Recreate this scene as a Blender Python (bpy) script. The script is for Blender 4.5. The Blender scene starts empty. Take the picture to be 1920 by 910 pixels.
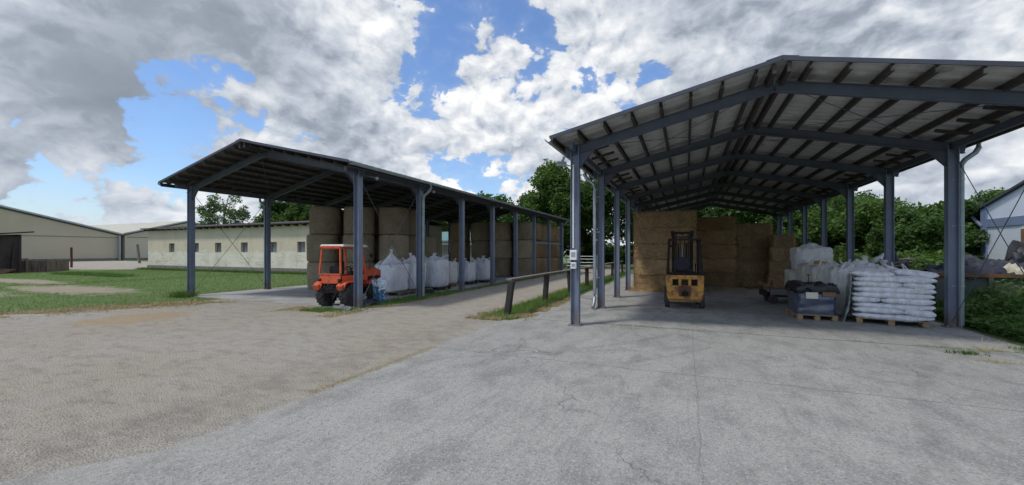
import bpy, bmesh, math, random
import numpy as np
from mathutils import Vector, Matrix, noise as mnoise
random.seed(7); RNG = np.random.default_rng(7)
PI = math.pi; C = bpy.context.scene.collection
SC = bpy.context.scene
# ------------------------------------------------------------------ camera
# world frame: +Y runs along the two sheds, +X to their right, z up, metres
TH = 0.404
cd = bpy.data.cameras.new('camera'); cam = bpy.data.objects.new('camera', cd); C.objects.link(cam)
cd.sensor_fit = 'HORIZONTAL'; cd.sensor_width = 36; cd.lens = 763.25/1920*36
cd.shift_y = 16.5/1920; cd.clip_start = 0.05; cd.clip_end = 3000
cam.location = (0, 0, 1.65); cam.rotation_euler = (PI/2, 0, TH); SC.camera = cam
# ------------------------------------------------------------------ exposure, world, sun
SC.view_settings.view_transform = 'Standard'; SC.view_settings.look = 'None'
SC.view_settings.exposure = 0.80; SC.view_settings.gamma = 1.0
SC.cycles.max_bounces = 6; SC.cycles.diffuse_bounces = 4; SC.cycles.transparent_max_bounces = 8
SC.cycles.use_adaptive_sampling = True
try: SC.cycles.use_denoising = True
except Exception: pass
SUN_AZ = math.atan2(-0.75, -0.62)      # direction towards the sun, measured in the XY plane
SUN_EL = math.radians(60)
sd = Vector((math.cos(SUN_AZ)*math.cos(SUN_EL), math.sin(SUN_AZ)*math.cos(SUN_EL), math.sin(SUN_EL)))
sl = bpy.data.lights.new('sun', 'SUN'); sl.energy = 1.35; sl.angle = math.radians(7); sl.color = (1, .95, .87)
so = bpy.data.objects.new('sun', sl); C.objects.link(so)
so.rotation_euler = sd.to_track_quat('Z', 'Y').to_euler(); so.location = (0, 0, 30)
W = bpy.data.worlds.new('World'); SC.world = W; W.use_nodes = True
W.cycles.sampling_method = 'MANUAL'; W.cycles.sample_map_resolution = 512
SKY_STRENGTH = 0.1

class NT:
    def __init__(s, t): s.t = t; s.n = t.nodes; s.l = t.links
    def add(s, k, **kw):
        n = s.n.new(k)
        for a, b in kw.items(): setattr(n, a, b)
        return n
    def put(s, sock, v):
        if v is None: return
        if hasattr(v, 'is_output') or hasattr(v, 'links'): s.l.new(v, sock)
        else: sock.default_value = v
    def m(s, op, a, b=None, c=None, clamp=False):
        n = s.add('ShaderNodeMath', operation=op, use_clamp=clamp)
        for i, v in enumerate((a, b, c)): s.put(n.inputs[i], v)
        return n.outputs[0]
    def v(s, op, a, b=None, sc=None):
        n = s.add('ShaderNodeVectorMath', operation=op)
        s.put(n.inputs[0], a); s.put(n.inputs[1], b)
        if sc is not None: s.put(n.inputs['Scale'], sc)
        return n.outputs['Value'] if op in ('LENGTH', 'DISTANCE', 'DOT_PRODUCT') else n.outputs[0]
    def noise(s, vec, scale, detail=6, rough=.55, dist=0.0, lac=2.0):
        n = s.add('ShaderNodeTexNoise'); s.put(n.inputs['Vector'], vec)
        n.inputs['Scale'].default_value = scale; n.inputs['Detail'].default_value = detail
        n.inputs['Roughness'].default_value = rough; n.inputs['Distortion'].default_value = dist
        n.inputs['Lacunarity'].default_value = lac
        return n.outputs[0]
    def vor(s, vec, scale, feature='F1', rnd=1.0):
        n = s.add('ShaderNodeTexVoronoi', feature=feature); s.put(n.inputs['Vector'], vec)
        n.inputs['Scale'].default_value = scale; n.inputs['Randomness'].default_value = rnd
        return n.outputs
    def ss(s, x, lo, hi):                      # smoothstep
        n = s.add('ShaderNodeMapRange', interpolation_type='SMOOTHSTEP')
        s.put(n.inputs['Value'], x); n.inputs['From Min'].default_value = lo; n.inputs['From Max'].default_value = hi
        return n.outputs[0]
    def mix(s, f, a, b, blend='MIX'):
        n = s.add('ShaderNodeMix', data_type='RGBA', blend_type=blend)
        s.put(n.inputs['Factor'], f)
        s.put(n.inputs['A'] if False else n.inputs[6], a if not isinstance(a, tuple) else (*a, 1)[:4])
        s.put(n.inputs[7], b if not isinstance(b, tuple) else (*b, 1)[:4])
        return n.outputs[2]
    def sep(s, v):
        n = s.add('ShaderNodeSeparateXYZ'); s.put(n.inputs[0], v); return n.outputs
    def comb(s, x, y, z):
        n = s.add('ShaderNodeCombineXYZ')
        for i, q in enumerate((x, y, z)): s.put(n.inputs[i], q)
        return n.outputs[0]

def build_sky():
    t = NT(W.node_tree); t.n.clear()
    out = t.add('ShaderNodeOutputWorld'); bg = t.add('ShaderNodeBackground'); t.l.new(bg.outputs[0], out.inputs[0])
    bg.inputs[1].default_value = SKY_STRENGTH
    sky = t.add('ShaderNodeTexSky', sky_type='NISHITA'); sky.sun_disc = False
    sky.sun_elevation = SUN_EL; sky.sun_rotation = PI/2 - SUN_AZ; sky.dust_density = .6; sky.air_density = 1.2; sky.ozone_density = 1.6
    d = t.add('ShaderNodeTexCoord').outputs['Generated']
    d = t.v('NORMALIZE', d)
    z = t.sep(d)[2]
    zc = t.m('MAXIMUM', z, 0.0)
    k = t.m('DIVIDE', 1.0, t.m('ADD', t.m('MULTIPLY', zc, .75), .42))
    p = t.v('SCALE', t.v('MULTIPLY', d, (1, 1, 1.9)), sc=k)
    # centre, radius, weight : openings between the clouds (negative) and thick banks (positive)
    def blobs(lst):
        acc = None
        for c, r, w in lst:
            e = t.v('DISTANCE', d, c)
            g = t.m('MULTIPLY', t.m('POWER', 2.718, t.m('MULTIPLY', t.m('MULTIPLY', e, e), -1.0/(2*r*r))), w)
            acc = g if acc is None else t.m('ADD', acc, g)
        return acc
    cov = blobs(COV); drk = blobs(DRK)
    def puff(q, sc, det, rough=.5):
        n = t.add('ShaderNodeTexVoronoi', feature='F1'); t.put(n.inputs['Vector'], q); n.inputs['Scale'].default_value = sc
        n.inputs['Detail'].default_value = det; n.inputs['Roughness'].default_value = rough; n.normalize = True
        return t.m('SUBTRACT', 1.0, n.outputs[0])
    wv = t.add('ShaderNodeTexNoise'); t.put(wv.inputs['Vector'], p); wv.inputs['Scale'].default_value = 5; wv.inputs['Detail'].default_value = 5
    p = t.v('ADD', p, t.v('SCALE', t.v('SUBTRACT', wv.outputs[1], (.5, .5, .5)), sc=.10))
    d15 = t.v('ADD', t.v('SCALE', t.v('MULTIPLY', d, (1, 1, 1.35)), sc=1.7), t.v('SCALE', t.v('SUBTRACT', wv.outputs[1], (.5, .5, .5)), sc=.12))
    def dens(q, f=None):
        f = d15 if f is None else f
        return t.m('ADD', t.m('ADD', t.m('MULTIPLY', t.noise(q, 2.9, 3, .5), .50), t.m('MULTIPLY', puff(f, 7.0, 3.0, .5), .40)), t.m('MULTIPLY', t.noise(f, 17, 5, .6), .20))
    D = dens(p)
    q2 = t.v('ADD', p, (sd.x*.03, sd.y*.03, .075))
    D2 = dens(q2, t.v('ADD', d15, (sd.x*.025, sd.y*.025, .06)))
    cv = t.m('ADD', D, cov)
    E0, E1 = COVER
    cover = t.m('ADD', t.m('MULTIPLY', t.ss(cv, E0, E1), .85), t.m('MULTIPLY', t.ss(cv, E0-.09, E1+.03), .15))
    emb = t.m('MULTIPLY', t.m('SUBTRACT', D, D2), 3.0)
    thick = t.ss(cv, E1, E1+.35)
    belly = t.noise(t.v('ADD', p, (4.1, 2.2, .7)), 1.6, 5, .5)
    fine = t.noise(d15, 6.0, 7, .6, .2)
    s = t.m('ADD', .81, emb)
    s = t.m('SUBTRACT', s, t.m('MULTIPLY', thick, .14))
    s = t.m('SUBTRACT', s, t.m('MULTIPLY', t.ss(belly, .38, .64), .26))
    s = t.m('ADD', s, t.m('MULTIPLY', t.m('SUBTRACT', fine, .5), .36))
    s = t.m('MAXIMUM', t.m('MINIMUM', s, 1.0), 0.1)
    s = t.m('MULTIPLY', s, t.m('SUBTRACT', 1.0, t.m('MULTIPLY', drk, .80)))
    s = t.m('MINIMUM', s, 1.0)
    cr = t.add('ShaderNodeValToRGB'); t.l.new(s, cr.inputs[0]); e = cr.color_ramp.elements
    e[0].position = 0; e[0].color = (.185, .215, .260, 1); e[1].position = 1; e[1].color = (.80, .80, .79, 1)
    for ps, cc in ((.25, (.25, .285, .34, 1)), (.5, (.42, .46, .52, 1)), (.75, (.62, .64, .67, 1))):
        x = e.new(ps); x.color = cc
    cl = t.v('SCALE', cr.outputs[0], sc=CLOUD_GAIN/SKY_STRENGTH)
    skyc = t.v('MULTIPLY', sky.outputs[0], (.66, .78, .98))
    col = t.mix(cover, skyc, cl)
    haze = t.ss(z, .16, 0.0)
    hz = t.v('SCALE', (.50, .56, .64), sc=CLOUD_GAIN/SKY_STRENGTH)
    col = t.mix(t.m('MULTIPLY', haze, .45), col, hz)
    t.l.new(col, bg.inputs[0])
CLOUD_GAIN = 0.76; COVER = (.622, .655)
def dv(px, py):
    X = (px-960)/763.25; Z = 1.0; h = -(py-471.5)/763.25; s, c = math.sin(TH), math.cos(TH)
    v = Vector((X*c-Z*s, X*s+Z*c, h)).normalized(); return tuple(v)
COV = [((0, .3, .95), .45, .03)]
COV += [(dv(x, y), r*1.0, w*(.70 if w < 0 else .62)) for x, y, r, w in (
    (860, 55, .045, -.22), (805, 125, .055, -.22), (690, 130, .03, -.10), (340, 128, .045, -.20), (245, 130, .035, -.18),
    (430, 148, .025, -.14), (300, 290, .05, -.22), (340, 215, .03, -.2), (912, 296, .028, -.13), (1165, 190, .05, -.22),
    (1228, 132, .032, -.18), (1090, 150, .03, -.16), (1015, 60, .025, -.15), (565, 260, .03, -.12), (130, 325, .04, -.16),
    (955, 20, .03, -.15), (410, 350, .03, -.1), (520, 390, .03, -.08), (1180, 230, .03, -.12),
    (420, 60, .20, .12), (180, 210, .14, .14), (700, 240, .12, .14), (1060, 230, .10, .12), (1400, 60, .25, .14),
    (900, 150, .05, .12), (650, 60, .10, .10), (1700, 60, .3, .10), (1500, 40, .3, .1), (180, 285, .05, .08), (1750, 300, .15, .1))]
DRK = [(dv(x, y), r, w) for x, y, r, w in (
    (400, 60, .12, .42), (230, 55, .13, .36), (520, 95, .07, .34), (170, 205, .11, .34), (60, 190, .10, .22), (280, 215, .06, .2), (620, 245, .05, .22), (690, 215, .06, .16),
    (1420, 60, .14, .26), (1230, 60, .10, .2), (1000, 290, .06, .12), (40, 330, .08, .2), (640, 330, .06, .2), (1880, 280, .1, .15),
    (900, 130, .06, -.30), (1040, 200, .06, -.22), (450, 175, .06, -.30), (150, 270, .04, -.2), (1320, 130, .1, -.12), (640, 30, .05, -.16), (860, 240, .05, -.16), (1150, 110, .05, -.12))]
build_sky()

# ------------------------------------------------------------------ helpers
def tag(o, label=None, cat=None, group=None, kind=None):
    if label: o['label'] = label
    if cat: o['category'] = cat
    if group: o['group'] = group
    if kind: o['kind'] = kind
    return o
def thing(name, label, cat, loc=(0, 0, 0), rz=0, group=None):
    o = bpy.data.objects.new(name, None); C.objects.link(o); o.location = loc; o.rotation_euler = (0, 0, rz)
    o.empty_display_size = .1
    return tag(o, label, cat, group)
def copy_tree(o, parent=None):
    c = o.copy(); C.objects.link(c)
    if parent is not None: c.parent = parent
    for ch in [x for x in bpy.data.objects if x.parent == o]: copy_tree(ch, c)
    return c
def link_mesh(name, me, mat, parent=None, smooth=False):
    if mat is not None: me.materials.append(mat)
    if smooth:
        me.polygons.foreach_set('use_smooth', [True]*len(me.polygons))
    o = bpy.data.objects.new(name, me); C.objects.link(o)
    if parent is not None: o.parent = parent
    return o
def np_mesh(name, V, F, mat, parent=None, smooth=False):
    V = np.asarray(V, np.float32); F = np.asarray(F, np.int32); k = F.shape[1]
    me = bpy.data.meshes.new(name); me.vertices.add(len(V)); me.vertices.foreach_set('co', V.ravel())
    me.loops.add(F.size); me.loops.foreach_set('vertex_index', F.ravel())
    me.polygons.add(len(F)); me.polygons.foreach_set('loop_start', np.arange(0, F.size, k, dtype=np.int32))
    me.polygons.foreach_set('loop_total', np.full(len(F), k, np.int32)); me.update(calc_edges=True); me.validate()
    return link_mesh(name, me, mat, parent, smooth)

class MB:
    def __init__(s): s.V = []; s.F = []
    def box(s, c, d, rz=0, rx=0, ry=0):
        M = Matrix.Rotation(rz, 3, 'Z') @ Matrix.Rotation(ry, 3, 'Y') @ Matrix.Rotation(rx, 3, 'X')
        n = len(s.V); c = Vector(c)
        for x, y, z in ((-1,-1,-1),(1,-1,-1),(1,1,-1),(-1,1,-1),(-1,-1,1),(1,-1,1),(1,1,1),(-1,1,1)):
            s.V.append(c + M @ Vector((x*d[0]/2, y*d[1]/2, z*d[2]/2)))
        for f in ((0,3,2,1),(4,5,6,7),(0,1,5,4),(1,2,6,5),(2,3,7,6),(3,0,4,7)): s.F.append([n+i for i in f])
        return s
    def b2(s, x0, x1, y0, y1, z0, z1): return s.box(((x0+x1)/2, (y0+y1)/2, (z0+z1)/2), (x1-x0, y1-y0, z1-z0))
    def bar(s, p0, p1, w, h, up=(0, 0, 1)):
        p0 = Vector(p0); p1 = Vector(p1); d = (p1-p0).normalized(); u = Vector(up); r = d.cross(u)
        if r.length < 1e-4: r = d.cross(Vector((0, 1, 0)))
        r.normalize(); u = r.cross(d).normalized(); n = len(s.V)
        for p in (p0, p1):
            for a, b in ((-1,-1),(1,-1),(1,1),(-1,1)): s.V.append(p + r*a*w/2 + u*b*h/2)
        for f in ((0,1,2,3),(7,6,5,4),(0,4,5,1),(1,5,6,2),(2,6,7,3),(3,7,4,0)): s.F.append([n+i for i in f])
        return s
    def ibeam(s, p0, p1, w, h, tf=.012, tw=.009, up=(0, 0, 1)):
        p0 = Vector(p0); p1 = Vector(p1); d = (p1-p0).normalized(); u = Vector(up); r = d.cross(u).normalized(); u = r.cross(d).normalized()
        off = u*(h/2-tf/2)
        s.bar(p0+off, p1+off, w, tf, u); s.bar(p0-off, p1-off, w, tf, u); s.bar(p0, p1, tw, h-2*tf-.001, u); return s
    def tube(s, pts, r, seg=10, caps=True):
        pts = [Vector(p) for p in pts]; rs = r if isinstance(r, (list, tuple)) else [r]*len(pts)
        n0 = len(s.V); ref = Vector((0, 0, 1))
        for i, p in enumerate(pts):
            a = pts[max(i-1, 0)]; b = pts[min(i+1, len(pts)-1)]; d = (b-a).normalized()
            x = d.cross(ref)
            if x.length < .05: x = d.cross(Vector((0, 1, 0)))
            x.normalize(); y = d.cross(x)
            for k in range(seg):
                t = 2*PI*k/seg; s.V.append(p + x*math.cos(t)*rs[i] + y*math.sin(t)*rs[i])
        for i in range(len(pts)-1):
            for k in range(seg):
                k2 = (k+1) % seg; a = n0+i*seg; s.F.append([a+k, a+k2, a+seg+k2, a+seg+k])
        if caps:
            s.F.append([n0+k for k in range(seg)][::-1]); s.F.append([n0+(len(pts)-1)*seg+k for k in range(seg)])
        return s
    def lathe(s, prof, axis='z', c=(0, 0, 0), seg=24):
        n0 = len(s.V); c = Vector(c)
        for r, h in prof:
            for k in range(seg):
                t = 2*PI*k/seg; x, y = r*math.cos(t), r*math.sin(t)
                s.V.append(c + (Vector((x, y, h)) if axis == 'z' else Vector((h, x, y)) if axis == 'x' else Vector((x, h, y))))
        for i in range(len(prof)-1):
            for k in range(seg):
                k2 = (k+1) % seg; a = n0+i*seg; s.F.append([a+k, a+k2, a+seg+k2, a+seg+k])
        s.F.append([n0+k for k in range(seg)][::-1]); s.F.append([n0+(len(prof)-1)*seg+k for k in range(seg)])
        return s
    def poly(s, pts, z0, z1):               # vertical prism over a plan polygon
        n = len(s.V); m = len(pts)
        for z in (z0, z1):
            for x, y in pts: s.V.append(Vector((x, y, z)))
        s.F.append([n+i for i in range(m)][::-1]); s.F.append([n+m+i for i in range(m)])
        for i in range(m): j = (i+1) % m; s.F.append([n+i, n+j, n+m+j, n+m+i])
        return s
    def prism(s, prof, x0, x1, axis='x'):   # profile of (y, z) swept along x, or (x, z) swept along y
        n = len(s.V); m = len(prof)
        for q in (x0, x1):
            for a, b in prof: s.V.append(Vector((q, a, b)) if axis == 'x' else Vector((a, q, b)))
        s.F.append([n+i for i in range(m)][::-1]); s.F.append([n+m+i for i in range(m)])
        for i in range(m): j = (i+1) % m; s.F.append([n+i, n+j, n+m+j, n+m+i])
        return s
    def build(s, name, mat, parent=None, world=False, smooth=False, bevel=0, label=None, segs=1):
        off = Vector(parent.location) if (world and parent is not None) else Vector((0, 0, 0))
        me = bpy.data.meshes.new(name); me.from_pydata([tuple(v-off) for v in s.V], [], s.F); me.update()
        bm = bmesh.new(); bm.from_mesh(me); bmesh.ops.recalc_face_normals(bm, faces=bm.faces)
        if bevel: bmesh.ops.bevel(bm, geom=list(bm.edges), offset=bevel, segments=segs, affect='EDGES', clamp_overlap=True)
        bm.to_mesh(me); bm.free()
        o = link_mesh(name, me, mat, parent, smooth)
        if smooth:
            try: me.set_sharp_from_angle(angle=math.radians(40))
            except Exception: pass
        if label: o['label'] = label
        return o

def fbm(v, s=1.0, o=3):
    return mnoise.fractal(Vector(v)*s, 1.0, 2.0, o)

# ------------------------------------------------------------------ materials
def new_mat(name):
    m = bpy.data.materials.new(name); m.use_nodes = True; t = NT(m.node_tree)
    b = m.node_tree.nodes['Principled BSDF']; return m, t, b
def objc(t): return t.add('ShaderNodeTexCoord').outputs['Object']
def wpos(t): return t.add('ShaderNodeNewGeometry').outputs['Position']
def bump(t, b, h, strength=.3, dist=.02):
    n = t.add('ShaderNodeBump'); n.inputs['Strength'].default_value = strength; n.inputs['Distance'].default_value = dist
    t.put(n.inputs['Height'], h); t.l.new(n.outputs[0], b.inputs['Normal'])
def pm(name, c1, c2=None, scale=4, rough=.7, metal=0, bmp=.15, bscale=None, stretch=(1, 1, 1), dirt=None, dirt_amt=.5, dscale=2.5, detail=6, spec=None):
    m, t, b = new_mat(name); p = objc(t); q = t.v('MULTIPLY', p, stretch)
    c2 = c2 or tuple(x*.75 for x in c1)
    n = t.noise(q, scale, detail, .6)
    col = t.mix(t.ss(n, .3, .7), c1, c2)
    if dirt:
        w = t.noise(t.v('ADD', p, (3.3, 1.7, 9.1)), dscale, 8, .65)
        col = t.mix(t.m('MULTIPLY', t.ss(w, .62-.3*dirt_amt, .75-.2*dirt_amt), .9), col, dirt)
        b.inputs['Roughness'].default_value = rough
    t.l.new(col, b.inputs['Base Color']); b.inputs['Roughness'].default_value = rough; b.inputs['Metallic'].default_value = metal
    if spec is not None: b.inputs['Specular IOR Level'].default_value = spec
    if bmp: bump(t, b, t.noise(q, bscale or scale*4, 6, .65), bmp, .01)
    return m
M = {}
def steel_mat():
    m, t, b = new_mat('blue grey column paint'); p = objc(t); z = t.sep(p)[2]; n = t.noise(p, 2.2, 6, .6); f = t.noise(t.v('MULTIPLY', p, (1, 1, .35)), 9, 7, .7)
    c = t.mix(t.ss(n, .3, .7), (.175, .208, .275), (.14, .168, .228)); c = t.mix(t.m('MULTIPLY', t.ss(f, .55, .72), .35), c, (.20, .20, .20))
    r = t.m('MULTIPLY', t.ss(z, .55, .0), t.ss(f, .40, .56)); r = t.m('MAXIMUM', r, t.ss(t.noise(t.v('ADD', p, (5, 5, 5)), 7, 7, .7), .66, .70))
    c = t.mix(t.m('MULTIPLY', r, .85), c, (.115, .060, .035)); d = t.m('MULTIPLY', t.ss(z, .35, .02), .4); c = t.mix(d, c, (.22, .20, .17))
    t.l.new(c, b.inputs['Base Color']); b.inputs['Roughness'].default_value = .55; bump(t, b, f, .15, .005); return m
M['steel'] = steel_mat()
M['steel_dark'] = pm('blue grey rafter paint', (.085, .098, .135), (.065, .075, .105), 3, .6, bmp=.05)
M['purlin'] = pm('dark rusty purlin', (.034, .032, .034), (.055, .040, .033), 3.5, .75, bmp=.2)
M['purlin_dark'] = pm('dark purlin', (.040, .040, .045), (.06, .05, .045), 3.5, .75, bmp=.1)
M['galv'] = pm('galvanised zinc', (.36, .39, .42), (.26, .29, .32), 6, .45, .6, bmp=.05)
M['galv_green'] = pm('weathered zinc pipe', (.27, .33, .34), (.20, .25, .26), 4, .5, .35, bmp=.05)
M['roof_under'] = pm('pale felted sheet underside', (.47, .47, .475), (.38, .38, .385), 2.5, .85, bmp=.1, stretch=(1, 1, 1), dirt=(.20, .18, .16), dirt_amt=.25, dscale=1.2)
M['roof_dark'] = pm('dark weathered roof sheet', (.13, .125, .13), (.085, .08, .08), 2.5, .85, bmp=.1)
M['plastic_white'] = pm('white plastic', (.72, .73, .74), (.65, .66, .68), 5, .4, bmp=0)
M['wood_black'] = pm('black creosoted timber', (.020, .018, .018), (.034, .029, .026), 6, .75, bmp=.4, stretch=(4, 4, .6))
M['wood_grey'] = pm('weathered grey board', (.20, .18, .155), (.12, .10, .085), 5, .85, bmp=.4, stretch=(6, .6, 6))
M['pallet'] = pm('pallet softwood', (.36, .25, .13), (.25, .17, .09), 5, .8, bmp=.3, dirt=(.16, .12, .08), dirt_amt=.35)
M['pallet_old'] = pm('old grey pallet wood', (.17, .15, .12), (.10, .09, .075), 5, .85, bmp=.3)
M['pallet_dark'] = pm('dark plastic pallet', (.025, .026, .03), (.04, .04, .042), 5, .6, bmp=.1)
M['rubber'] = pm('dusty tyre rubber', (.030, .030, .031), (.065, .060, .055), 6, .85, bmp=.4)
M['orange'] = pm('faded orange red tractor paint', (.70, .105, .028), (.52, .08, .03), 4, .5, bmp=.1, dirt=(.16, .085, .05), dirt_amt=.42, dscale=6)
M['black_metal'] = pm('black metal', (.012, .012, .013), (.022, .020, .018), 6, .75, bmp=.1, spec=.25)
M['seat'] = pm('black seat vinyl', (.012, .014, .022), (.02, .022, .03), 6, .6, bmp=.1, spec=.3)
M['yellow'] = pm('worn yellow truck paint', (.62, .31, .04), (.46, .22, .04), 3, .55, bmp=.12, dirt=(.17, .075, .04), dirt_amt=.62, dscale=6)
M['rust'] = pm('rusty brown metal', (.16, .07, .035), (.08, .042, .028), 6, .85, bmp=.3)
M['cream_roof'] = pm('off white cab roof', (.62, .60, .53), (.52, .50, .44), 4, .6, bmp=.05)
M['film_blue'] = pm('dark blue stretch film', (.045, .062, .105), (.085, .10, .14), 5, .22, bmp=.5, bscale=5, spec=.8)
M['film_scrap'] = pm('dusty grey film', (.16, .17, .18), (.10, .105, .11), 6, .7, bmp=.4)
M['tarp_navy'] = pm('navy plastic sheet', (.012, .015, .030), (.022, .026, .042), 5, .65, bmp=.6, bscale=7)
M['tarp_black'] = pm('black plastic sheet', (.010, .010, .013), (.02, .02, .024), 5, .5, bmp=.6, bscale=7)
M['fleece'] = pm('dirty white fleece', (.55, .52, .42), (.40, .37, .28), 12, .9, bmp=.9, bscale=30)
M['cardboard'] = pm('wet brown cardboard', (.22, .13, .075), (.15, .09, .05), 6, .9, bmp=.2)
M['concrete_plinth'] = pm('mossy concrete plinth', (.20, .19, .165), (.14, .135, .115), 3, .9, bmp=.3)
M['glass'] = pm('dusty window pane', (.10, .11, .125), (.16, .165, .17), 4, .25, bmp=0)
M['frame_grey'] = pm('grey window frame', (.22, .21, .20), (.16, .15, .14), 6, .7, bmp=.1)
M['skip_green'] = pm('rusty green skip paint', (.060, .085, .065), (.045, .060, .05), 3, .7, bmp=.2, dirt=(.14, .08, .05), dirt_amt=.45)
M['blue_sack'] = None
M['lamp'] = pm('grey lamp housing', (.30, .32, .34), (.22, .24, .26), 6, .5, bmp=0)

def bag_mat(name, c, c2, rough=.55, weave=True):
    m, t, b = new_mat(name); p = objc(t)
    n = t.noise(p, 3.2, 6, .6); col = t.mix(t.ss(n, .3, .75), c, c2)
    dz = t.sep(p)[2]
    low = t.m('MULTIPLY', t.ss(dz, .30, .0), t.ss(t.noise(p, 7, 6, .7), .40, .7))
    col = t.mix(t.m('MULTIPLY', low, .5), col, (.30, .27, .22))
    t.l.new(col, b.inputs['Base Color']); b.inputs['Roughness'].default_value = rough
    h = t.m('ADD', t.noise(t.v('MULTIPLY', p, (1, 1, .45)), 9, 5, .6, .8), t.m('MULTIPLY', t.noise(p, 40, 2, .5), .15))
    bump(t, b, h, 1.0, .06); return m
M['bag'] = bag_mat('white woven bulk bag', (.74, .75, .79), (.60, .61, .65))
M['bag_tan'] = bag_mat('dusty woven bulk bag', (.66, .64, .58), (.54, .52, .46))
M['bag_pale'] = bag_mat('pale woven bulk bag', (.72, .72, .72), (.58, .57, .55))
M['sack'] = bag_mat('glossy white feed sack', (.80, .82, .87), (.70, .72, .78), .35)
def clear_film():
    m, t, b = new_mat('milky shrink film'); b.inputs['Base Color'].default_value = (.50, .56, .55, 1); b.inputs['Roughness'].default_value = .3
    b.inputs['Alpha'].default_value = .65; bump(t, b, t.noise(objc(t), 9, 5, .6, 1), .9, .04); return m
M['film_clear'] = clear_film()
def bluesack():
    m, t, b = new_mat('printed blue and white sack'); p = objc(t)
    n = t.noise(p, 7, 5, .6, .6); z = t.sep(p)[2]
    f = t.m('ADD', n, t.m('MULTIPLY', t.ss(z, .75, .05), .22))
    c = t.mix(t.ss(f, .53, .60), (.62, .72, .78), (.035, .13, .24)); c = t.mix(t.ss(t.noise(p, 16, 3), .6, .66), c, (.01, .03, .07))
    t.l.new(c, b.inputs['Base Color']); b.inputs['Roughness'].default_value = .4; bump(t, b, t.noise(p, 10, 5, .6, .6), .7, .03); return m
M['blue_sack'] = bluesack()

def straw_mat(name, a, b_, c, layered=True, vert=False):
    m, t, b = new_mat(name); p = objc(t); oi = t.add('ShaderNodeObjectInfo'); p = t.v('ADD', p, t.v('SCALE', t.comb(oi.outputs['Random'], 0.0, 0.0), sc=17.0))
    q = t.v('MULTIPLY', p, (5, 5, 60) if not vert else (30, 30, 14))
    f1 = t.noise(q, 1.2, 6, .7, 1.5); f2 = t.noise(p, 34, 5, .75, 1.0); f3 = t.noise(p, 1.6, 5, .6); f4 = t.noise(t.v('MULTIPLY', p, (1, 1, 2.2)), 11, 5, .7, .8)
    col = t.mix(t.ss(f1, .3, .72), a, b_); col = t.mix(t.m('MULTIPLY', t.ss(f2, .5, .72), .75), col, c)
    col = t.mix(t.m('MULTIPLY', t.ss(f3, .38, .7), .45), col, tuple(x*.6 for x in b_))
    col = t.mix(t.m('MULTIPLY', t.ss(f4, .48, .66), .6), col, tuple(x*.5 for x in b_))
    t.l.new(col, b.inputs['Base Color']); b.inputs['Roughness'].default_value = .95; b.inputs['Specular IOR Level'].default_value = .15
    vr = t.add('ShaderNodeHueSaturation'); t.l.new(t.m('ADD', .82, t.m('MULTIPLY', oi.outputs['Random'], .36)), vr.inputs['Value']); t.l.new(col, vr.inputs['Color']); t.l.new(vr.outputs[0], b.inputs['Base Color'])
    bump(t, b, t.m('ADD', f2, t.m('ADD', f1, f4)), 1.0, .07); return m
M['straw'] = straw_mat('packed straw', (.68, .46, .25), (.45, .29, .155), (.82, .65, .41))
M['bale'] = straw_mat('weathered round bale', (.58, .48, .33), (.42, .34, .235), (.70, .60, .43))
M['bale_tan'] = straw_mat('tan round bale', (.50, .36, .205), (.34, .24, .135), (.64, .49, .30))
M['loose_straw'] = pm('loose straw', (.62, .44, .24), (.40, .26, .13), 9, .9, bmp=0)

def leaf_mat(name, a, b_, c, trans=.42):
    a, b_, c = [tuple(x*1.18 for x in q) for q in (a, b_, c)]
    m, t, b = new_mat(name); p = wpos(t)
    n = t.noise(p, 5.5, 3, .7); n2 = t.noise(p, .8, 3, .6)
    col = t.mix(t.ss(n, .35, .65), a, b_); col = t.mix(t.m('MULTIPLY', t.ss(n2, .45, .7), .6), col, c)
    t.l.new(col, b.inputs['Base Color']); b.inputs['Roughness'].default_value = .55; b.inputs['Specular IOR Level'].default_value = .3
    tr = t.add('ShaderNodeBsdfTranslucent'); t.l.new(t.mix(.5, col, (.14, .22, .03)), tr.inputs[0])
    mx = t.add('ShaderNodeMixShader'); mx.inputs[0].default_value = trans
    t.l.new(b.outputs[0], mx.inputs[1]); t.l.new(tr.outputs[0], mx.inputs[2])
    t.l.new(mx.outputs[0], t.n['Material Output'].inputs[0]); return m
M['leaf'] = leaf_mat('broad leaf green', (.075, .145, .034), (.045, .098, .024), (.115, .195, .05))
M['leaf_dark'] = leaf_mat('deep green leaf', (.050, .108, .028), (.030, .070, .02), (.080, .15, .038))
M['leaf_pale'] = leaf_mat('grey green leaf', (.070, .130, .050), (.045, .09, .034), (.105, .17, .065))
M['nettle'] = leaf_mat('weed leaf', (.085, .165, .040), (.052, .11, .027), (.12, .21, .055))
M['grass'] = leaf_mat('grass blade', (.13, .22, .045), (.085, .165, .035), (.19, .26, .075), .35)
M['dry'] = pm('dry grass stem', (.42, .34, .17), (.30, .24, .12), 7, .9, bmp=0)
M['bark'] = pm('bark', (.10, .08, .06), (.055, .045, .035), 8, .9, bmp=.6, stretch=(3, 3, 1))

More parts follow.
